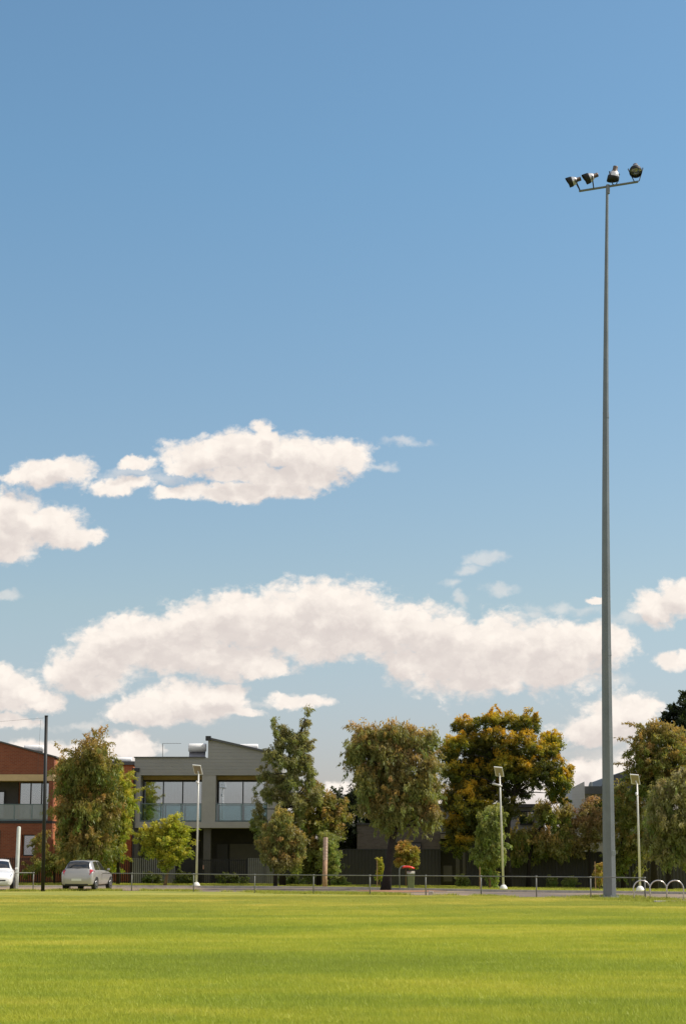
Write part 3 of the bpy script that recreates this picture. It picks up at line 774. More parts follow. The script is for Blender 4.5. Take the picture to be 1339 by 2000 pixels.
    MB().box((-.60, .16, .22), (.60, 3.6, .29)).build('underbody', 'dark_metal', root)
    return root
car = make_car('parked_car', 'silver hatchback parked with its tail to the lawn beside the black pole', 'silver_paint', 'cars parked beyond the oval fence')
q = gat(151, 1739.5); q.y = 88.3; q.x = (151-669.5)/ppm(q.y)
car.location = (q.x, q.y, gz(q.x, q.y)); car.rotation_euler = (0, 0, R(-9)); car.scale = (.98, 1, 1.03)
car2 = make_car('parked_car', 'white car cut off by the left edge beside the pale goal post', 'white_car_paint', 'cars parked beyond the oval fence')
car2.location = ((-7-669.5)/ppm(91.5)+.1, 91.6, 0.0); car2.rotation_euler = (0, 0, R(180+10)); car2.location.z = gz(-18, 91); car2.scale = (1, 1, 1.05)

# ------------------------------------------------------------------ houses
def rect(px0, px1, py0, py1, d):              # photo rectangle at depth d -> x0,x1,z0,z1
    a = at(px0, py1, d); b = at(px1, py0, d); return a.x, b.x, a.z, b.z
def box_px(px0, px1, py0, py1, d0, d1):
    x0, x1, z0, z1 = rect(px0, px1, py0, py1, d0); return MB().box((x0, d0, z0), (x1, d1, z1))
def window_bay(parent, px0, px1, py0, py1, d, panes, curtain=True, glass='window_glass', folds=True):
    x0, x1, z0, z1 = rect(px0, px1, py0, py1, d); fw = .07; b = MB()
    b.box((x0, d-.06, z0), (x1, d+.04, z0+fw)); b.box((x0, d-.06, z1-fw), (x1, d+.04, z1))
    step = (x1-x0)/panes
    for k in range(panes+1):
        c = x0+k*step; b.box((max(c-fw/2, x0), d-.064, z0+fw), (min(c+fw/2, x1), d+.044, z1-fw))
    fr = b.build('window', 'frame_dark', parent)
    MB().box((x0+.02, d-.02, z0+.02), (x1-.02, d-.01, z1-.02)).build('glass', glass, fr)
    if curtain:
        n = 60; vs = []; fs = []
        for i in range(n+1):
            X = x0+(x1-x0)*i/n; yy = d+.16+.02*math.sin(i*1.9)
            vs += [(X, yy, z0), (X, yy, z1)]
        fs = [(2*i, 2*i+2, 2*i+3, 2*i+1) for i in range(n)]
        MB().add(vs, fs).build('curtain', 'curtain', fr, smooth=True)
    return fr
def balustrade(parent, px0, px1, py0, py1, d, n, g='balustrade_glass'):
    x0, x1, z0, z1 = rect(px0, px1, py0, py1, d); b = MB()
    b.tube([(x0, d, z1), (x1, d, z1)], .028, 8); b.box((x0, d-.03, z0), (x1, d+.03, z0+.07))
    for k in range(n+1):
        c = x0+(x1-x0)*k/n; b.box((c-.03, d-.025, z0), (c+.03, d+.025, z1))
    r = b.build('balustrade', 'tealrail', parent)
    MB().box((x0, d-.006, z0+.08), (x1, d+.006, z1-.03)).build('glass', g, r)
plain('tealrail', (.14, .19, .20), .4, .4)

# --- grey townhouse with two balconies
D2 = 105.5
b0 = at(262, 1720, D2); hs = thing('townhouse', (b0.x+4, D2, gz(0, D2)), 'grey two storey townhouse with two glass balconies', 'house')
BK = D2+11
def wallz(px0, px1, py0, py1, m='render_grey', nm='wall', d0=D2, d1=D2+.35): return box_px(px0, px1, py0, py1, d0, d1).build(nm, m, hs)
P1 = 545
# fascia with the raised skillion on the right
xL = at(262, 1560, D2).x; xM = at(405, 1560, D2).x; xR = at(P1, 1560, D2).x
z_par = at(0, 1480, D2).z; z_rec = at(0, 1514, D2).z; z_pk = at(0, 1443, D2).z; z_rt = at(0, 1476, D2).z
MB().prism([(xL, z_rec), (xM, z_rec), (xM, z_par), (xL, z_par)], D2-.02, D2+.6).build('parapet', 'grey_cladding', hs)
MB().prism([(xM, z_rec), (xR, z_rec), (xR, z_rt), (xM, z_pk)], D2-.02, D2+.6).build('gable_wall', 'grey_cladding', hs)
MB().prism([(xM-.10, z_pk-.02), (xR+.3, z_rt-.05), (xR+.3, z_rt+.06), (xM-.10, z_pk+.12)], D2-.15, BK).build('roof', 'roof_metal', hs)
MB().box((xM-.15, D2-.18, z_pk-.10), (xM+.16, D2+.3, z_pk+.16)).build('roof_end_cap', 'gutter', hs)
MB().box((xM-.02, D2+.6, z_rec), (xM+.2, BK, z_pk)).build('wall', 'grey_cladding', hs)
MB().box((xL, D2+.6, z_par-.35), (xM, BK, z_par-.25)).build('roof', 'roof_metal', hs)
MB().box((xL-.06, D2-.10, z_par), (xM-.16, D2+.65, z_par+.06)).build('parapet_capping', 'roof_metal', hs)
# end walls and piers of the upper floor, slab, recess backs
zs0 = at(0, 1617, D2).z; zs1 = at(0, 1605, D2).z; zg = -.2
def pier(px0, px1, z0, z1, m='render_grey', d0=D2, d1=D2+.5, nm='wall'):
    a = at(px0, 1560, D2).x; c = at(px1, 1560, D2).x; return MB().box((a, d0, z0), (c, d1, z1)).build(nm, m, hs)
pier(262, 274, zs1, z_rec, d1=D2+1.8); pier(394, 421, zs1, z_rec, d1=D2+1.8); pier(522, P1, zs1, z_rec, d1=D2+1.8)
MB().box((xL-.02, D2-.03, zs0), (xR, D2+1.9, zs1)).build('balcony_slab', 'render_grey', hs)
MB().box((xL, D2+.6, z_rec+.003), (xR, D2+1.8, z_rec+.06)).build('soffit', 'soffit', hs)
# back wall of the recesses (above/below windows), windows
DW = D2+1.5
for (a, c, n) in ((274, 394, 3), (421, 522, 2)):
    x0 = at(a, 1560, D2).x; x1 = at(c, 1560, D2).x
    zw1 = z_rec-.22
    MB().box((x0, DW-.02, zw1), (x1, DW+.25, z_rec)).build('lintel', 'soffit', hs)
    MB().box((x0, DW+1.2, zs1), (x1, DW+1.4, z_rec)).build('wall', 'slate_render', hs)
    # window frame in world units
    pa = x0+.10; pb_ = x1-.02
    wx = [(669.5+F/math.cos(PITCH)*v_/DW) for v_ in (pa, pb_)]
    pyt = HORIZON-(zw1-H)*ppm(DW); pyb = HORIZON-(zs1-H)*ppm(DW)
    window_bay(hs, wx[0], wx[1], pyt, pyb, DW, n)
    balustrade(hs, a+1, c-1, 1570, 1604.5, D2+.12, n)
# small vent / downpipe on the left corner
MB().box((xL-.14, D2-.08, z_rec+.2), (xL+.30, D2-.025, z_rec+.42)).build('rain_head', 'gutter', hs)
MB().tube([(xL+.03, D2-.08, z_rec+.25), (xL+.03, D2-.08, zg)], .06, 8).build('downpipe', 'gutter', hs)
# ground floor: piers and dark recess
for (a, c) in ((262, 272), (398, 412), (522, P1)): pier(a, c, zg, zs0, 'slate_render', D2+.3, D2+1.0)
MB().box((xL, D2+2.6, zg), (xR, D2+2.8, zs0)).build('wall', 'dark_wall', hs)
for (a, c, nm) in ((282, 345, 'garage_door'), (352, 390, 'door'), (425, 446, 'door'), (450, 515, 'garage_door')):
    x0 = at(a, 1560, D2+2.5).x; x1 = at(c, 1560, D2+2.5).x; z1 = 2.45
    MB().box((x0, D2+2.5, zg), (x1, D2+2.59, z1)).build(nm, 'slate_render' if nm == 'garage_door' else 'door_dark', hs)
MB().box((xL, D2+1.8, zg), (xL+.2, BK, z_par)).build('wall', 'grey_cladding', hs)
MB().box((xR-.2, D2+1.8, zg), (xR, BK, z_rt-.1)).build('wall', 'grey_cladding', hs)
MB().box((xL+.2, BK-.2, zg), (xR-.2, BK, z_par-.4)).build('wall', 'grey_cladding', hs)
# aerial on the roof
q = at(318, 1481, D2+4)
ta = thing('tv_aerial', q, 'thin rooftop television aerial on the grey townhouse', 'aerial')
tpz = at(318, 1452, D2+4)
MB().tube([q-Vector((0, 0, .4)), tpz], .018, 6).build('mast', 'fence_steel', ta)
b = MB().tube([tpz, tpz+Vector((1.15, 0, 0))], .012, 5)
for k in range(6): c = tpz+Vector((.1+.2*k, 0, 0)); b.tube([c-Vector((0, .25, 0)), c+Vector((0, .25, 0))], .006, 4)
b.build('boom', 'fence_steel', ta)
def tank(px0, px1, py0, py1, d, label, collector=True):
    x0, x1, z0, z1 = rect(px0, px1, py0, py1, d); r_ = min((z1-z0)/2, .26); zc_ = z1-r_
    t = thing('solar_water_heater', ((x0+x1)/2, d, z1-2*r_-.3), label, 'water heater', 'white cylinders on the roofs')
    pts = [(x0, d, zc_), (x0+.05, d, zc_), (x1-.05, d, zc_), (x1, d, zc_)]
    MB().tube(pts, [r_*.86, r_, r_, r_*.86], 20).build('cylinder', 'tank_white', t, smooth=True)
    zb = z1-2*r_
    if collector:
        MB().add([(x0+.05, d-.25, z0-.3), (x1-.05, d-.25, z0-.3), (x1-.05, d+.1, zb+.05), (x0+.05, d+.1, zb+.05), (x0+.05, d-.2, z0-.36), (x1-.05, d-.2, z0-.36), (x1-.05, d+.15, zb), (x0+.05, d+.15, zb)],
                 [(0, 1, 2, 3), (7, 6, 5, 4), (0, 4, 5, 1), (1, 5, 6, 2), (2, 6, 7, 3), (3, 7, 4, 0)]).build('collector', 'tank_side', t)
    for k in (x0+.15, x1-.15): MB().tube([(k, d+.1, zb+.06), (k, d+.15, zb-.55)], .025, 6).build('stand_leg', 'dark_metal', t)
    return t
tank(368, 403, 1452, 1474, D2+1.6, 'white water heater cylinder against the raised part of the grey roof')
tank(468, 504, 1453, 1464, D2+3.2, 'white water heater cylinder behind the sloping grey roof, left of tall gum')

# --- red brick townhouse on the left
D1 = 105.0
hr = thing('brick_townhouse', (at(40, 1560, D1).x, D1, gz(0, D1)), 'red brick townhouse with sloping roof and balcony behind the black pole', 'house')
xa = at(-190, 1560, D1).x; xb = at(104, 1560, D1).x; z = lambda py, d=D1: at(0, py, d).z
zt0 = z(1428); zt1 = z(1480)
MB().prism([(xa, z(1512)), (xb, z(1512)), (xb, zt1), (at(0, 1560, D1).x, z(1451)), (xa, z(1420))], D1, D1+.5).build('upper_wall', 'red_brick', hr)
MB().prism([(at(0, 1560, D1).x, z(1451)+.004), (xb+.12, zt1+.004), (xb+.12, zt1+.09), (at(0, 1560, D1).x, z(1451)+.09)], D1-.1, D1+11).build('roof', 'roof_metal', hr)
MB().prism([(xa, z(1420)+.004), (at(0, 1560, D1).x-.004, z(1451)+.004), (at(0, 1560, D1).x-.004, z(1451)+.09), (xa, z(1420)+.09)], D1-.1, D1+11).build('roof', 'roof_metal', hr)
MB().box((xa, D1-.03, z(1525)), (xb, D1+1.9, z(1512.5))).build('lintel_band', 'soffit', hr)
MB().box((xa, D1-.03, z(1608)), (xb, D1+1.9, z(1603))).build('balcony_slab', 'frame_dark', hr)
MB().box((xb-.28, D1, z(1603)+.003), (xb, D1+.5, z(1525)-.003)).build('pier', 'red_brick', hr)
MB().box((xa, D1+1.7, z(1603)+.003), (at(36, 1560, D1+1.7).x, D1+1.9, z(1525)-.003)).build('wall', 'slate_render', hr)
window_bay(hr, 38, 104, 1528, 1600, D1+1.6, 3)
window_bay(hr, -120, 10, 1545, 1600, D1+1.6, 3, True)
balustrade(hr, -180, 98, 1571, 1603, D1+.15, 8, 'frosted_glass')
MB().box((xa, D1, -.2), (at(46, 1560, D1).x, D1+.35, z(1608)-.003)).build('lower_wall', 'red_brick', hr)
MB().box((at(71, 1560, D1).x, D1, -.2), (xb, D1+.35, z(1608)-.003)).build('lower_wall', 'red_brick', hr)
MB().box((at(46, 1560, D1).x, D1, -.2), (at(71, 1560, D1).x, D1+.35, z(1672))).build('lower_wall', 'red_brick', hr)
MB().box((at(46, 1560, D1).x, D1, z(1630)), (at(71, 1560, D1).x, D1+.35, z(1608)-.003)).build('lower_wall', 'red_brick', hr)
window_bay(hr, 46, 71, 1630, 1672, D1+.15, 1)
MB().box((at(-8, 1560, D1).x, D1-.02, z(1690)), (at(4, 1560, D1).x, D1-.003, z(1622))).build('door', 'door_dark', hr)
# long side wall that catches the sun, also put into its brick colour
MB().box((xb-.25, D1+.5, -.2), (xb-.002, D1+12, zt1-.02)).build('side_wall', 'sunlit_brick', hr)
MB().box((xa, D1+11.7, -.2), (xb-.26, D1+12, zt1-.1)).build('back_wall', 'sunlit_brick', hr)
for (w_, a0) in (('w', 3.0), ('w', 7.5)):
    f_ = MB().box((xb+.004, D1+a0, 3.9), (xb+.05, D1+a0+.9, 5.2)).build('side_window', 'frame_dark', hr); MB().box((xb+.052, D1+a0+.06, 3.96), (xb+.06, D1+a0+.84, 5.14)).build('glass', 'car_glass', f_)
tank(48, 86, 1455, 1468, D1+3, 'white water heater cylinder on the sloping roof of the brick townhouse')
# --- second brick house, set back, mostly behind the gum
D1b = 110
h1 = thing('brick_house', (at(200, 1560, D1b).x, D1b, .33), 'brick house in sunlit orange tone, set back behind the broad olive gum', 'house')
x0 = at(140, 1560, D1b).x; x1 = at(259, 1560, D1b).x; zz = at(0, 1494, D1b).z
MB().box((x0, D1b, -.3), (x1, D1b+.3, zz)).build('wall', 'sunlit_brick', h1)
MB().box((x1-.3, D1b+.3, -.3), (x1, D1b+7, zz)).build('side_wall', 'sunlit_brick', h1); MB().box((x0, D1b+.3, -.3), (x0+.3, D1b+7, zz)).build('side_wall', 'sunlit_brick', h1)
MB().box((x0-.15, D1b-.15, zz+.003), (x1+.1, D1b+7.2, zz+.22)).build('roof', 'roof_metal', h1)
for (a, c) in ((160, 185), (205, 228)):
    x_, xx, zz0, zz1 = rect(a, c, 1540, 1575, D1b); f_ = MB().box((x_, D1b-.05, zz0), (xx, D1b-.003, zz1)).build('window', 'frame_dark', h1); MB().box((x_+.07, D1b-.06, zz0+.07), (xx-.07, D1b-.052, zz1-.07)).build('glass', 'car_glass', f_)
tank(222, 258, 1479, 1490, D1b+1.5, 'white water heater cylinder beside the grey parapet, above the olive gum')

# --- low grey brick building in the middle with an upper floor behind the trees
D3 = 106.5
h3 = thing('grey_brick_house', (at(780, 1560, D3).x, D3, .33), 'low dark grey brick house behind the leaning dark trunk and the bin', 'house')
x0, x1 = at(697, 1560, D3).x, at(858, 1560, D3).x; zt3 = at(0, 1611, D3).z
MB().box((x0, D3, -.3), (x1, D3+.35, zt3)).build('front_wall', 'grey_brick', h3)
MB().box((x0-.05, D3-.08, zt3+.003), (x1+.05, D3+7, zt3+.10)).build('roof', 'roof_dark', h3)
MB().box((x0, D3+.35, -.3), (x0+.3, D3+7, zt3)).build('side_wall', 'grey_brick', h3)
x2 = at(1062, 1560, D3+2).x
MB().box((x1, D3+1.5, -.3), (x2, D3+1.8, at(0, 1626, D3).z)).build('porch_wall', 'dark_wall', h3)
plain('soffit_grey', (.20, .165, .12), .8)
MB().box((x1+.01, D3-.3, at(0, 1638, D3).z), (at(905, 1560, D3).x, D3+1.49, at(0, 1629, D3).z)).build('porch_canopy', 'soffit_grey', h3)
MB().box((at(862, 1560, D3).x, D3+1.44, -.3), (at(884, 1560, D3).x, D3+1.497, at(0, 1650, D3).z)).build('door', 'door_dark', h3)
for (a, c) in ((888, 895), (901, 906)): MB().box((at(a, 1560, D3).x, D3-.1, -.3), (at(c, 1560, D3).x, D3+.1, at(0, 1641, D3).z)).build('porch_post', 'slate_render', h3)
window_bay(h3, 772, 822, 1645, 1700, D3-.08, 1, False, 'car_glass')
MB().box((at(864, 1560, D3-1.2).x, D3-1.4, .25), (at(880, 1560, D3-1.2).x, D3-1.0, 1.15)).build('letterbox_pier', 'slate_render', h3)
DU = D3+3.0; zU = at(0, 1577, DU).z
xu0, xu1 = at(768, 1560, DU).x, at(1062, 1560, DU).x
MB().box((xu0, DU, -.3), (xu1, DU+.3, zU)).build('upper_wall', 'grey_cladding', h3)
MB().box((xu0-.3, DU-.4, zU+.003), (xu1+.3, DU+7, zU+.20)).build('roof', 'roof_dark', h3)
MB().box((xu0, DU+.3, zt3+.11), (xu0+.3, DU+7, zU)).build('side_wall', 'grey_cladding', h3); MB().box((xu1-.3, DU+.3, -.3), (xu1, DU+7, zU)).build('side_wall', 'grey_cladding', h3)
for (a, c) in ((842, 860), (905, 945), (1014, 1042)): window_bay(h3, a, c, 1584, 1611, DU-.1, 2 if c-a > 20 else 1, False, 'skyglass')

# --- pale corner building at the right, behind the mast
D4 = 108.0
h4 = thing('pale_townhouse', (at(1170, 1560, D4).x, D4, .33), 'townhouse with pale clad corner and grey sloping roof behind the tall mast', 'house')
x0 = at(1139, 1560, D4).x; x1 = at(1300, 1560, D4).x; zt4 = at(0, 1536, D4).z
MB().box((x0, D4, -.3), (x1, D4+.3, at(0, 1551, D4).z)).build('front_wall', 'render_grey', h4)
MB().box((x0+.01, D4-.35, at(0, 1551, D4).z+.003), (x1, D4+8, zt4)).build('eave', 'roof_metal', h4)
pk = at(1219, 1504, D4)
MB().prism([(x0+1.3, zt4+.003), (x1, zt4+.003), (x1, pk.z-.9), (pk.x+.2, pk.z), (at(1186, 1560, D4).x, at(0, 1519, D4).z)], D4+1.5, D4+8).build('roof', 'roof_metal', h4)
xs0 = at(1121, 1560, D4).x
MB().add([(xs0, D4+1.0, -.3), (x0, D4-.5, -.3), (x0, D4-.3, -.3), (xs0+.2, D4+1.2, -.3), (xs0, D4+1., at(0, 1537, D4).z), (x0, D4-.5, at(0, 1527, D4).z), (x0, D4-.3, at(0, 1527, D4).z), (xs0+.2, D4+1.2, at(0, 1537, D4).z)],
         [(3, 2, 1, 0), (4, 5, 6, 7), (0, 1, 5, 4), (1, 2, 6, 5), (2, 3, 7, 6), (3, 0, 4, 7)]).build('clad_wall', 'white_cladding', h4)
window_bay(h4, 1150, 1180, 1562, 1600, D4-.07, 1, False, 'skyglass')
MB().tube([(at(1163, 1560, D4).x, D4+2, zt4), (at(1163, 1560, D4).x, D4+2, zt4+.35)], .09, 8).build('flue', 'galv', h4)
MB().box((xs0+.3, D4+7.8, -.3), (x1, D4+8, zt4-.01)).build('back_wall', 'render_grey', h4); MB().box((x1-.3, D4+.3, -.3), (x1-.002, D4+7.8, zt4-.01)).build('side_wall', 'render_grey', h4)
MB().box((xs0+.02, D4+1.21, -.3), (xs0+.3, D4+7.8, zt4-.01)).build('side_wall', 'white_cladding', h4)

# --- yard fences
def panel_fence(px0, px1, py_top, d, label, name='yard_fence', m='dark_fence', panel=2.4):
    x0 = at(px0, 1560, d).x; x1 = at(px1, 1560, d).x; zt_ = at(0, py_top, d).z; g = gz((x0+x1)/2, d)-.25
    t = thing(name, ((x0+x1)/2, d, g), label, 'fence', 'solid dark yard fences'); n = max(1, int((x1-x0)/panel))
    for k in range(n):
        a = x0+(x1-x0)*k/n; c = x0+(x1-x0)*(k+1)/n
        MB().box((a+.04, d, g), (c-.04, d+.04, zt_-.03)).build('panel', m, t)
    for k in range(n+1):
        a = x0+(x1-x0)*k/n; MB().box((a-.04, d-.02, g), (a+.04, d+.06, zt_)).build('post', 'gutter', t)
    MB().box((x0, d-.024, zt_-.03), (x1, d+.064, zt_+.03)).build('top_rail', 'gutter', t)
panel_fence(648, 857, 1659, 104.3, 'solid dark fence below the low grey brick wall and behind the bin')
panel_fence(910, 1170, 1664, 104.0, 'solid dark fence behind the golden gum and green sapling')
panel_fence(1172, 1460, 1668, 104.3, 'solid dark fence behind the lamp post and bicycle hoops')
def picket_fence(px0, px1, py_top, d, label, light=False):
    x0 = at(px0, 1560, d).x; x1 = at(px1, 1560, d).x; zt_ = at(0, py_top, d).z; g = gz((x0+x1)/2, d)-.05
    t = thing('picket_fence', ((x0+x1)/2, d, g), label, 'fence', 'dark metal picket fences')
    MB().box((x0, d-.02, zt_-.10), (x1, d+.02, zt_-.06)).box((x0, d-.02, g+.12), (x1, d+.02, g+.16)).build('rail', 'dark_metal', t)
    b = MB(); X = x0
    while X < x1: b.box((X, d-.05, g+.03), (X+.05, d-.022, zt_)); X += .115
    b.build('pickets', 'picket_grey' if light else 'dark_metal', t)
    n = max(1, int((x1-x0)/2.4))
    for k in range(n+1): X = x0+(x1-x0)*k/n; MB().box((X-.04, d-.03, g-.05), (X+.04, d+.05, zt_+.04)).build('post', 'dark_metal', t)
plain('picket_grey', (.26, .26, .26), .5, .2)
picket_fence(-190, 258, 1675, 103.4, 'dark picket fence in front of the brick townhouse, behind the parked cars')
picket_fence(262, 345, 1676, 103.4, 'grey picket fence section behind the small yellow green tree', True)
picket_fence(347, 484, 1678, 103.7, 'dark picket fence across the grey townhouse entries, behind the lamp post')
panel_fence(548, 646, 1672, 104.6, 'solid dark fence behind the timber post and green shrub')
picket_fence(486, 546, 1676, 103.4, 'grey picket fence section behind the russet young gum', True)

# ------------------------------------------------------------------ trees
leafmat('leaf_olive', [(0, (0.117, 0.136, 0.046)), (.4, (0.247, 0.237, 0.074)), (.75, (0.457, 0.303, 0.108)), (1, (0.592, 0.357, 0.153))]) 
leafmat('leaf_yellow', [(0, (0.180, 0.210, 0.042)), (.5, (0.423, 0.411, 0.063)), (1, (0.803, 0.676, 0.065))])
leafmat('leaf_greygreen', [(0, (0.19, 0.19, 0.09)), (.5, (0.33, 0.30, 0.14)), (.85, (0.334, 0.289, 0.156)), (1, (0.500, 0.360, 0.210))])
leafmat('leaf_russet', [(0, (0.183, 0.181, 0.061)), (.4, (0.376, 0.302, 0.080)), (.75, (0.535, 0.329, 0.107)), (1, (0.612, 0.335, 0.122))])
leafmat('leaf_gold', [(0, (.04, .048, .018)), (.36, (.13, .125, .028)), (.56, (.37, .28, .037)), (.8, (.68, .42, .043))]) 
leafmat('leaf_green', [(0, (.13, .165, .06)), (.5, (.30, .33, .11)), (1, (.52, .49, .18))])
leafmat('leaf_shaded', [(0, (.04, .055, .02)), (.6, (.10, .12, .035)), (1, (.20, .20, .06))])  # darker green leaves: the house's shadow is put into this colour
leafmat('leaf_dark', [(0, (0.013, 0.018, 0.010)), (.6, (0.028, 0.037, 0.015)), (1, (0.064, 0.081, 0.025))])
leafmat('leaf_brown', [(0, (0.176, 0.163, 0.085)), (.5, (0.309, 0.243, 0.114)), (.8, (0.529, 0.320, 0.137)), (1, (0.711, 0.422, 0.199))])

def leaves(blobs, n_leaf, size, droop=.5, lean=(0, 0, 0), clump=.30, toplight=.5, wid=.30, fill=.5, dens_pow=.42, huez=0.):
    """blobs: list of (centre, radii) -> numpy quads spread in clumps over uneven ellipsoids"""
    vol = np.array([max(b_[1][0]*b_[1][2], .01) for b_ in blobs]); vol = vol/vol.sum()
    V = []; T = []; HU = []
    for (c, r, ink), fv in zip(blobs, vol):
        nl = int(n_leaf*fv); c = np.array(c); r = np.array(r)
        nc = max(8, int(nl/55))
        d = rng.normal(size=(nc, 3)); d /= np.linalg.norm(d, axis=1)[:, None]
        rad = rng.random(nc)**dens_pow
        lump = 1+.16*np.sin(d[:, 0]*5+c[0]*3)+.13*np.sin(d[:, 2]*7+c[2]*2)+.10*rng.normal(size=nc)
        cc = c+d*r*(rad*lump)[:, None]
        cr = clump*rng.uniform(.5, 1.35, nc)
        ct = rng.random(nc)
        idx = rng.integers(0, nc, nl)
        off = rng.normal(size=(nl, 3)); off /= np.linalg.norm(off, axis=1)[:, None]
        off *= (rng.random(nl)**.5)[:, None]
        off[:, 2] *= .75+1.1*max(0, droop-.3)
        off[:, :2] *= 1-.35*max(0, droop-.3)
        spray = (rng.random(nc) < (.28 if clump > .28 else .18))[idx]          # clumps drawn out into sprays at the crown's edge
        od = d[idx]*np.array((1, 1, .6))+np.array(lean)*.6; od[:, 2] -= droop*.3
        od /= np.linalg.norm(od, axis=1)[:, None]+1e-9
        str_ = rng.uniform(-.2, 2.2 if clump > .28 else 1.5, nl)[:, None]
        off = np.where(spray[:, None], off*.38+od*str_, off)
        p = cc[idx]+off*cr[idx][:, None]
        ax = rng.normal(size=(nl, 3))*.75; ax[:, 2] -= droop*1.6; ax += np.array(lean); ax += off*.5
        ax /= np.linalg.norm(ax, axis=1)[:, None]
        sd_ = np.cross(ax, rng.normal(size=(nl, 3))); sd_ /= np.linalg.norm(sd_, axis=1)[:, None]+1e-9
        L = size*rng.uniform(.6, 1.5, nl)[:, None]; Wd = L*wid*rng.uniform(.7, 1.2, nl)[:, None]
        q = np.stack([p-ax*L*.5, p+sd_*Wd*.5, p+ax*L*.5, p-sd_*Wd*.5], 1); V.append(q)
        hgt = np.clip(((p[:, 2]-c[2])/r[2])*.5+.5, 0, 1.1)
        tt = .28*ct[idx]+.20*rng.random(nl)+toplight*hgt**1.4*.62+.08*np.clip(off[:, 2], -1, 1)+(1-toplight)*.2  # lighter towards each blob's top: new growth plus sunlight put into the colour
        tt = tt*ink  # inner blobs scaled darker: shade inside the crown put into the colour
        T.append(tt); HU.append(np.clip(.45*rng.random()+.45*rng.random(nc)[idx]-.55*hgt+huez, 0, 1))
    global HUE
    HUE = np.concatenate(HU); V = np.concatenate(V); T = np.clip(np.concatenate(T), 0, 1); return V, T
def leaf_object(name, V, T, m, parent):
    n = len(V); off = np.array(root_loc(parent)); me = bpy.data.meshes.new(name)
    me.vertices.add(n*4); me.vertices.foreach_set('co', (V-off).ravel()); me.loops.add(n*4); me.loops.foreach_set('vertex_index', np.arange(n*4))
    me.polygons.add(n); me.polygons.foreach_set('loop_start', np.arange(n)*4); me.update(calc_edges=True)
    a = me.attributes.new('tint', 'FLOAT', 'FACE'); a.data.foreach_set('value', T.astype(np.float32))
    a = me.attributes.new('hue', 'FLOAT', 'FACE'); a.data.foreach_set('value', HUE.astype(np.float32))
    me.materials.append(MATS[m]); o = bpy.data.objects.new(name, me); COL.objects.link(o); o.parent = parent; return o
def tree(name, label, base, d, blobs, n, leaf, size=.2, droop=.5, lean=(0, 0, 0), trunk=None, tr=.14, bark='bark', clump=.3, toplit=.5, wid=.3, cat='tree', group=None, split=None, dp=.42, limbs=True, depth=1.0, jit=.55, grow=1.1, hz=.05):
    """base: photo x of the trunk foot; blobs in photo pixels (cx, cy, rx, ry)"""
    blobs = [(b_[0], b_[1], b_[2]*grow, b_[3]*grow)+tuple(b_[4:]) for b_ in blobs]
    k = ppm(d); bx = (base-669.5)/k; q = Vector((bx, d, gz(bx, d)-.03))
    t = thing(name, q, label, cat, group); B = []
    for i, (cx, cy, rx, ry, *inner) in enumerate(blobs):
        c = at(cx, cy, d); rxm, rym = rx/k, ry/k; dp_ = (rxm+rym)/2*depth
        c.y += rng.uniform(-1, 1)*jit*dp_; B.append(((c.x, c.y, c.z), (rxm, dp_, rym), inner[0] if inner else 1.))
    V, T = leaves(B, int(n*1.12), size, droop, lean, clump, toplit, wid, dens_pow=dp, huez=hz)
    b = MB(); tp = [at(px, py, d) for (px, py) in trunk] if trunk else [q, Vector((bx, d, B[0][0][2]))]
    tp = [q]+tp[1:] if trunk else tp
    m_ = len(tp); rad = [tr*(1.25 if i == 0 else 1-.62*i/(m_-1)) for i in range(m_)]
    b.tube(tp, rad, 9)
    if limbs:
        for (c, r, _k) in B:
            c = Vector(c); st = min(tp[1:], key=lambda p: (p-c).length+max(0, p.z-c.z+.3)*2)
            j = tp.index(st); r0 = rad[j]*.42
            mid_ = st.lerp(c, .5)+Vector((rng.normal()*.15, rng.normal()*.15, .12*(c-st).length*.6-.1))
            b.tube([st, mid_, c], [r0, r0*.65, r0*.25], 6)
            for s in range(4):
                e = c+Vector((rng.normal()*r[0]*.45, rng.normal()*r[1]*.45, rng.normal()*r[2]*.4+.1*r[2])); b.tube([mid_.lerp(c, .6), (c+e)/2+Vector((0, 0, .05)), e], [r0*.3, r0*.2, r0*.08], 4)
    b.build('trunk', bark, t, smooth=True)
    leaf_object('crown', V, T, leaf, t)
    return t
GT = 'gum trees along the verge'
tree('gum_tree', 'broad olive and russet gum in front of the brick townhouse', 168, 99.5,
     [(192, 1478, 26, 40), (165, 1490, 30, 32), (137, 1505, 28, 28), (205, 1505, 26, 30), (150, 1540, 36, 32), (195, 1545, 34, 36), (165, 1585, 38, 34), (200, 1600, 32, 40), (150, 1620, 30, 30), (172, 1650, 36, 32), (200, 1655, 26, 26), (142, 1668, 22, 22), (120, 1528, 16, 20), (124, 1620, 14, 24), (130, 1585, 16, 20)],
     42000, 'leaf_olive', .19, .8, trunk=[(168, 1722), (166, 1660), (170, 1600), (178, 1540), (186, 1500)], tr=.18, clump=.36, toplit=.55)
tree('wattle_tree', 'yellow green bushy tree between the olive gum and grey townhouse', 232, 100.8,
     [(238, 1530, 18, 28), (250, 1560, 18, 22), (236, 1580, 24, 24), (222, 1555, 18, 24), (240, 1610, 18, 20), (222, 1630, 20, 24), (228, 1668, 16, 18), (216, 1690, 14, 10)],
     12000, 'leaf_yellow', .18, .5, trunk=[(232, 1722), (232, 1650), (236, 1590)], tr=.1, clump=.3, toplit=.4)
tree('shrub', 'dark low shrubs against the brick wall left of the olive gum', 108, 102.6,
     [(78, 1645, 13, 24), (112, 1668, 18, 24), (95, 1690, 26, 18), (134, 1690, 22, 20), (62, 1700, 14, 12)], 6500, 'leaf_olive', .18, .4, tr=.05, clump=.28, toplit=.25, cat='shrub', limbs=False)
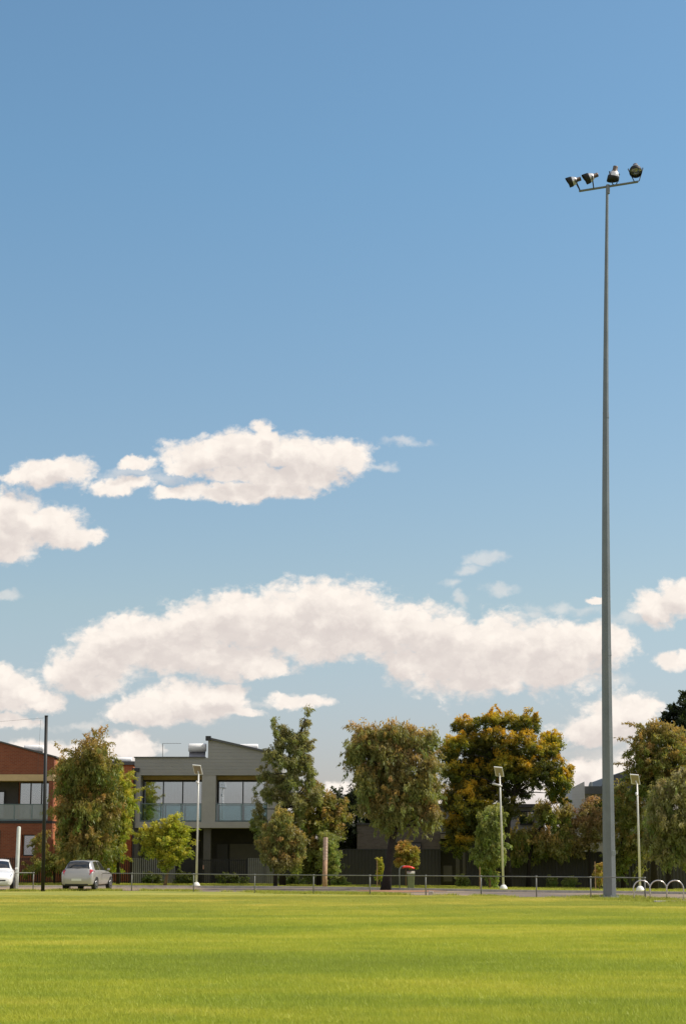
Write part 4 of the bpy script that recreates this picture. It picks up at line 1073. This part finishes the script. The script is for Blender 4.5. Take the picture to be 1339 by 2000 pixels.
tree('young_tree', 'small yellow green tree with a thin leaning trunk before the grey townhouse', 323, 97.5,
     [(343, 1608, 16, 16), (325, 1622, 26, 20), (290, 1634, 24, 18), (350, 1635, 18, 22), (318, 1650, 32, 22), (355, 1658, 20, 16), (300, 1662, 20, 16), (335, 1675, 26, 16), (318, 1687, 14, 10)],
     13500, 'leaf_yellow', .17, .3, trunk=[(323, 1727), (327, 1705), (331, 1680), (330, 1645)], tr=.09, bark='bark_pale', clump=.26, toplit=.5)
tree('gum_tree', 'tall narrow grey green gum leaning right over the grey townhouse', 552, 99.3,
     [(601, 1392, 4, 14), (597, 1415, 8, 16), (592, 1440, 12, 18), (600, 1455, 9, 14), (586, 1470, 15, 22), (565, 1440, 22, 16), (578, 1452, 20, 22), (600, 1482, 13, 24), (606, 1520, 11, 24), (615, 1560, 14, 26), (535, 1408, 4, 12), (540, 1425, 9, 16), (556, 1430, 10, 18), (545, 1455, 18, 20), (567, 1460, 12, 20), (530, 1480, 16, 20), (560, 1490, 26, 24), (585, 1500, 18, 18), (518, 1512, 18, 20), (548, 1525, 28, 24), (575, 1525, 20, 24), (604, 1500, 8, 16), (520, 1548, 20, 20), (550, 1560, 30, 26), (602, 1535, 9, 20), (582, 1570, 22, 26), (508, 1580, 12, 18), (560, 1600, 28, 26), (498, 1605, 10, 20), (515, 1615, 16, 26), (520, 1645, 18, 30)],
     33000, 'leaf_greygreen', .22, .6, lean=(.35, 0, .25), trunk=[(552, 1722), (552, 1650), (555, 1580), (566, 1510), (580, 1450), (596, 1405)], tr=.16, clump=.24, toplit=.45, dp=.7, wid=.2, grow=.98)
tree('young_gum', 'russet young gum in front of the tall grey green gum', 538, 95.5,
     [(547, 1603, 18, 18), (535, 1625, 24, 20), (560, 1630, 24, 22), (530, 1655, 26, 20), (562, 1660, 28, 20), (578, 1645, 16, 20), (545, 1680, 28, 16), (575, 1688, 18, 14), (520, 1675, 14, 14)],
     16000, 'leaf_brown', .17, .6, trunk=[(538, 1728), (538, 1700), (540, 1660), (546, 1620)], tr=.10, clump=.26, toplit=.6, hz=.3)
tree('broad_tree', 'bushy orange tinged tree behind the timber post', 622, 100.5,
     [(620, 1545, 16, 20), (640, 1570, 24, 22), (612, 1580, 24, 24), (655, 1595, 22, 20), (630, 1610, 26, 22), (605, 1620, 20, 24), (668, 1585, 16, 16), (650, 1625, 20, 18), (610, 1655, 26, 26), (590, 1600, 22, 30), (592, 1560, 16, 24), (590, 1650, 22, 30), (625, 1690, 26, 20, .5), (598, 1697, 22, 16, .5)],
     27000, 'leaf_olive', .18, .5, trunk=[(622, 1722), (622, 1660), (626, 1600)], tr=.13, clump=.32, toplit=.6)
tree('green_shrub', 'fresh green shrub right behind the timber post', 643, 99.0,
     [(640, 1640, 16, 18), (648, 1660, 14, 22), (636, 1680, 18, 22), (646, 1695, 12, 16)], 7000, 'leaf_green', .15, .4, tr=.05, clump=.24, toplit=.5, cat='shrub', limbs=False)
tree('background_tree', 'dark tree filling the gap left of the low brick house', 705, 108.5,
     [(665, 1570, 30, 22), (700, 1575, 30, 28), (730, 1580, 30, 30), (700, 1620, 34, 34), (670, 1620, 26, 34), (735, 1620, 22, 30), (675, 1665, 22, 30)], 17000, 'leaf_dark', .24, .4, tr=.15, clump=.4, toplit=.6)
tree('big_gum', 'large spreading red brown gum with a dark leaning trunk near the bin', 752, 91.5,
     [(762, 1432, 30, 16), (722, 1445, 30, 24), (700, 1470, 22, 22), (795, 1450, 30, 26), (745, 1470, 40, 30), (688, 1478, 13, 18), (838, 1448, 15, 22), (835, 1490, 24, 30), (785, 1495, 34, 32), (735, 1515, 36, 32), (712, 1530, 18, 34), (768, 1545, 38, 30), (812, 1540, 32, 30), (840, 1545, 20, 36), (735, 1575, 26, 24), (780, 1580, 30, 24), (820, 1582, 24, 28), (845, 1590, 14, 22), (770, 1608, 24, 16), (832, 1610, 10, 14), (748, 1600, 14, 14)],
     64000, 'leaf_brown', .19, .8, trunk=[(752, 1737), (757, 1700), (763, 1655), (771, 1615), (772, 1570), (765, 1510), (760, 1460)], tr=.24, clump=.34, toplit=.55, dp=.5, hz=.28)
tree('golden_gum', 'largest gum with rounded golden green clumps behind the tall lamp post', 990, 101.3,
     [(907, 1420, 26, 24), (950, 1410, 20, 18), (985, 1408, 32, 20), (1030, 1412, 26, 24), (1080, 1448, 22, 24), (895, 1455, 24, 22), (880, 1470, 24, 22), (958, 1440, 30, 26), (1010, 1455, 34, 28), (1050, 1468, 34, 26), (1075, 1495, 26, 24), (930, 1455, 20, 24), (935, 1505, 36, 26), (900, 1515, 24, 22), (925, 1540, 32, 20), (880, 1505, 20, 30), (985, 1495, 30, 28), (1028, 1505, 30, 24), (1092, 1525, 24, 24), (880, 1560, 26, 30), (915, 1575, 34, 28), (965, 1545, 26, 24), (1090, 1550, 18, 16), (890, 1610, 28, 32), (930, 1615, 24, 28), (895, 1650, 26, 22), (1112, 1505, 5, 14), (965, 1480, 46, 36, .35), (920, 1500, 36, 36, .35), (1000, 1500, 36, 30, .35), (910, 1565, 40, 36, .5), (905, 1610, 36, 32, .6), (940, 1595, 30, 36, .6), (1060, 1510, 30, 30, .35), (1010, 1545, 24, 18, .4), (985, 1580, 22, 26, .5)],
     120000, 'leaf_gold', .18, .45, trunk=[(990, 1722), (988, 1650), (992, 1600), (1004, 1550), (1010, 1500), (1000, 1450)], tr=.20, bark='bark', clump=.27, toplit=.95, dp=.36, grow=1.03, jit=1.0)
tree('gum_tree', 'low drooping gum under the right side of the golden gum', 1030, 102.4,
     [(1000, 1640, 26, 22), (1040, 1640, 30, 24), (1070, 1655, 26, 28), (1010, 1670, 22, 16), (1085, 1600, 22, 30), (1060, 1585, 18, 24), (1100, 1640, 16, 30), (965, 1650, 18, 30)],
     17000, 'leaf_olive', .2, .8, trunk=[(1030, 1722), (1032, 1680), (1040, 1640), (1065, 1600)], tr=.14, clump=.32, toplit=.55)
tree('sapling', 'fresh green sapling beside the tall lamp post, thick to the ground', 955, 96.8,
     [(962, 1592, 18, 16), (972, 1612, 16, 22), (945, 1615, 16, 18), (955, 1640, 26, 22), (942, 1665, 18, 20), (965, 1670, 20, 22), (955, 1695, 18, 16), (962, 1715, 10, 12)],
     15000, 'leaf_green', .19, .8, trunk=[(955, 1730), (955, 1700), (957, 1640), (962, 1600)], tr=.06, bark='bark_pale', clump=.24, toplit=.35)
tree('red_leaf_tree', 'little red orange leaved tree behind the bin', 792, 99.0,
     [(793, 1650, 11, 10), (785, 1665, 15, 12), (802, 1668, 14, 14), (790, 1685, 18, 12), (808, 1682, 10, 10)], 6500, 'leaf_russet', .14, .2, trunk=[(792, 1726), (792, 1700), (792, 1665)], tr=.03, bark='bark_pale', clump=.2, toplit=.8)
tree('staked_sapling', 'tiny yellow sapling just left of the dark leaning trunk', 741, 97.5,
     [(742, 1685, 6, 8), (743, 1700, 6, 10), (741, 1712, 7, 7)], 2200, 'leaf_yellow', .11, .2, trunk=[(741, 1727), (742, 1685)], tr=.02, bark='bark_pale', clump=.13, toplit=.5, group='staked saplings')
tree('staked_sapling', 'tiny orange yellow sapling by its stake just left of the tall mast', 1168, 93.5,
     [(1169, 1692, 7, 8), (1167, 1708, 9, 10), (1170, 1722, 9, 7)], 2600, 'leaf_russet', .11, .2, trunk=[(1168, 1737), (1168, 1690)], tr=.02, bark='bark_pale', clump=.14, toplit=.8, group='staked saplings')
leafmat('leaf_maroon', [(0, (0.183, 0.136, 0.085)), (.5, (0.381, 0.237, 0.146)), (1, (0.547, 0.281, 0.172))])
tree('red_shrub', 'dull red leaved tall shrub in front of the pale townhouse corner', 1150, 102.8,
     [(1150, 1585, 20, 20), (1135, 1610, 18, 22), (1162, 1615, 16, 26), (1145, 1640, 24, 22), (1105, 1590, 14, 20), (1110, 1620, 16, 24), (1120, 1655, 22, 20)],
     13000, 'leaf_maroon', .18, .5, tr=.08, clump=.28, toplit=.5, cat='shrub', hz=.4)
tree('round_tree', 'rounded russet green tree above the lamp at the right edge', 1275, 101.5,
     [(1275, 1432, 34, 24), (1255, 1465, 30, 26), (1300, 1450, 34, 28), (1330, 1480, 34, 30), (1285, 1490, 40, 30), (1245, 1500, 22, 24), (1310, 1525, 40, 30), (1265, 1535, 34, 28), (1350, 1530, 36, 36), (1375, 1500, 30, 40)],
     36000, 'leaf_olive', .20, .4, trunk=[(1275, 1722), (1276, 1640), (1280, 1560), (1282, 1490)], tr=.2, clump=.36, toplit=.6)
tree('dark_tree', 'dark green tree between the tall mast and the right hand lamp', 1215, 103.0,
     [(1213, 1545, 16, 22), (1215, 1590, 24, 34), (1235, 1600, 26, 40), (1220, 1650, 28, 34), (1245, 1660, 22, 30), (1205, 1690, 16, 22)],
     15000, 'leaf_olive', .20, .5, tr=.13, clump=.34, toplit=.3)
tree('drooping_tree', 'grey green drooping tree filling the right edge behind the hoops', 1305, 97.5,
     [(1325, 1530, 30, 24), (1295, 1565, 32, 28), (1335, 1570, 34, 34), (1275, 1600, 26, 26), (1310, 1610, 40, 34), (1350, 1620, 40, 44), (1285, 1645, 28, 26), (1325, 1655, 36, 26), (1290, 1675, 20, 20), (1355, 1670, 34, 28)],
     34000, 'leaf_greygreen', .20, .9, trunk=[(1305, 1732), (1303, 1690), (1306, 1630), (1312, 1570)], tr=.15, clump=.34, toplit=.7, hz=.1)
tree('conifer', 'very dark conifer rising behind the rounded tree at top right', 1330, 112.0,
     [(1300, 1405, 14, 18), (1318, 1400, 14, 26), (1338, 1395, 16, 34), (1360, 1400, 26, 40), (1330, 1430, 34, 26), (1300, 1430, 16, 14), (1345, 1470, 44, 40)],
     16000, 'leaf_dark', .26, -.3, trunk=[(1330, 1715), (1332, 1560), (1335, 1420)], tr=.2, clump=.3, toplit=.7)
for (cx, w_, h_, d_, lab, lf) in ((1112, 16, 12, 102.9, 'small bright green bush at the foot of the dark fence, left of the mast', 'leaf_green'),
                                  (902, 12, 13, 103.0, 'small green bush by the porch posts of the low brick house', 'leaf_green'),
                                  (1078, 8, 12, 102.9, 'slim green plant by the dark fence between lamp and mast', 'leaf_green'),
                                  (365, 26, 13, 102.8, 'low green bushes behind the base of the first lamp post', 'leaf_shaded'),
                                  (300, 22, 12, 102.7, 'low dull green bushes behind the small yellow green tree', 'leaf_shaded'),
                                  (455, 36, 11, 102.8, 'long low bush at the foot of the dark picket fence', 'leaf_shaded'),
                                  (660, 16, 8, 101.8, 'weedy green clump beside the timber post', 'leaf_green'),
                                  (570, 30, 10, 102.7, 'low bush behind the russet young gum', 'leaf_shaded')):
    y0 = HORIZON-(gz((cx-669.5)/ppm(d_), d_)-H)*ppm(d_)
    tree('bush', lab, cx, d_, [(cx-w_*.4, y0-h_*.7, w_*.6, h_), (cx+w_*.4, y0-h_*.6, w_*.6, h_*.85), (cx, y0-h_*1.0, w_*.4, h_*.7)], 1800, lf, .14, .1, tr=.02, clump=.2, toplit=.5, cat='bush', limbs=False, depth=.8)
# stakes
def stake(px, pyb, pyt, d, lab):
    q = Vector(((px-669.5)/ppm(d), d, gz((px-669.5)/ppm(d), d))); tpp = at(px, pyt, d)
    tag(MB().box(q-Vector((.025, .025, .1)), Vector((q.x+.025, q.y+.025, tpp.z))).build('garden_stake', 'timber', None, q), lab, 'stake', 'timber stakes by the saplings')
stake(736, 1727, 1677, 97.2, 'thin timber stake beside the tiny yellow sapling')
stake(1160.5, 1735, 1683, 93.3, 'thin timber stake beside the tiny orange sapling near the mast')
stake(936, 1733, 1693, 94.5, 'timber stake left of the fresh green sapling')
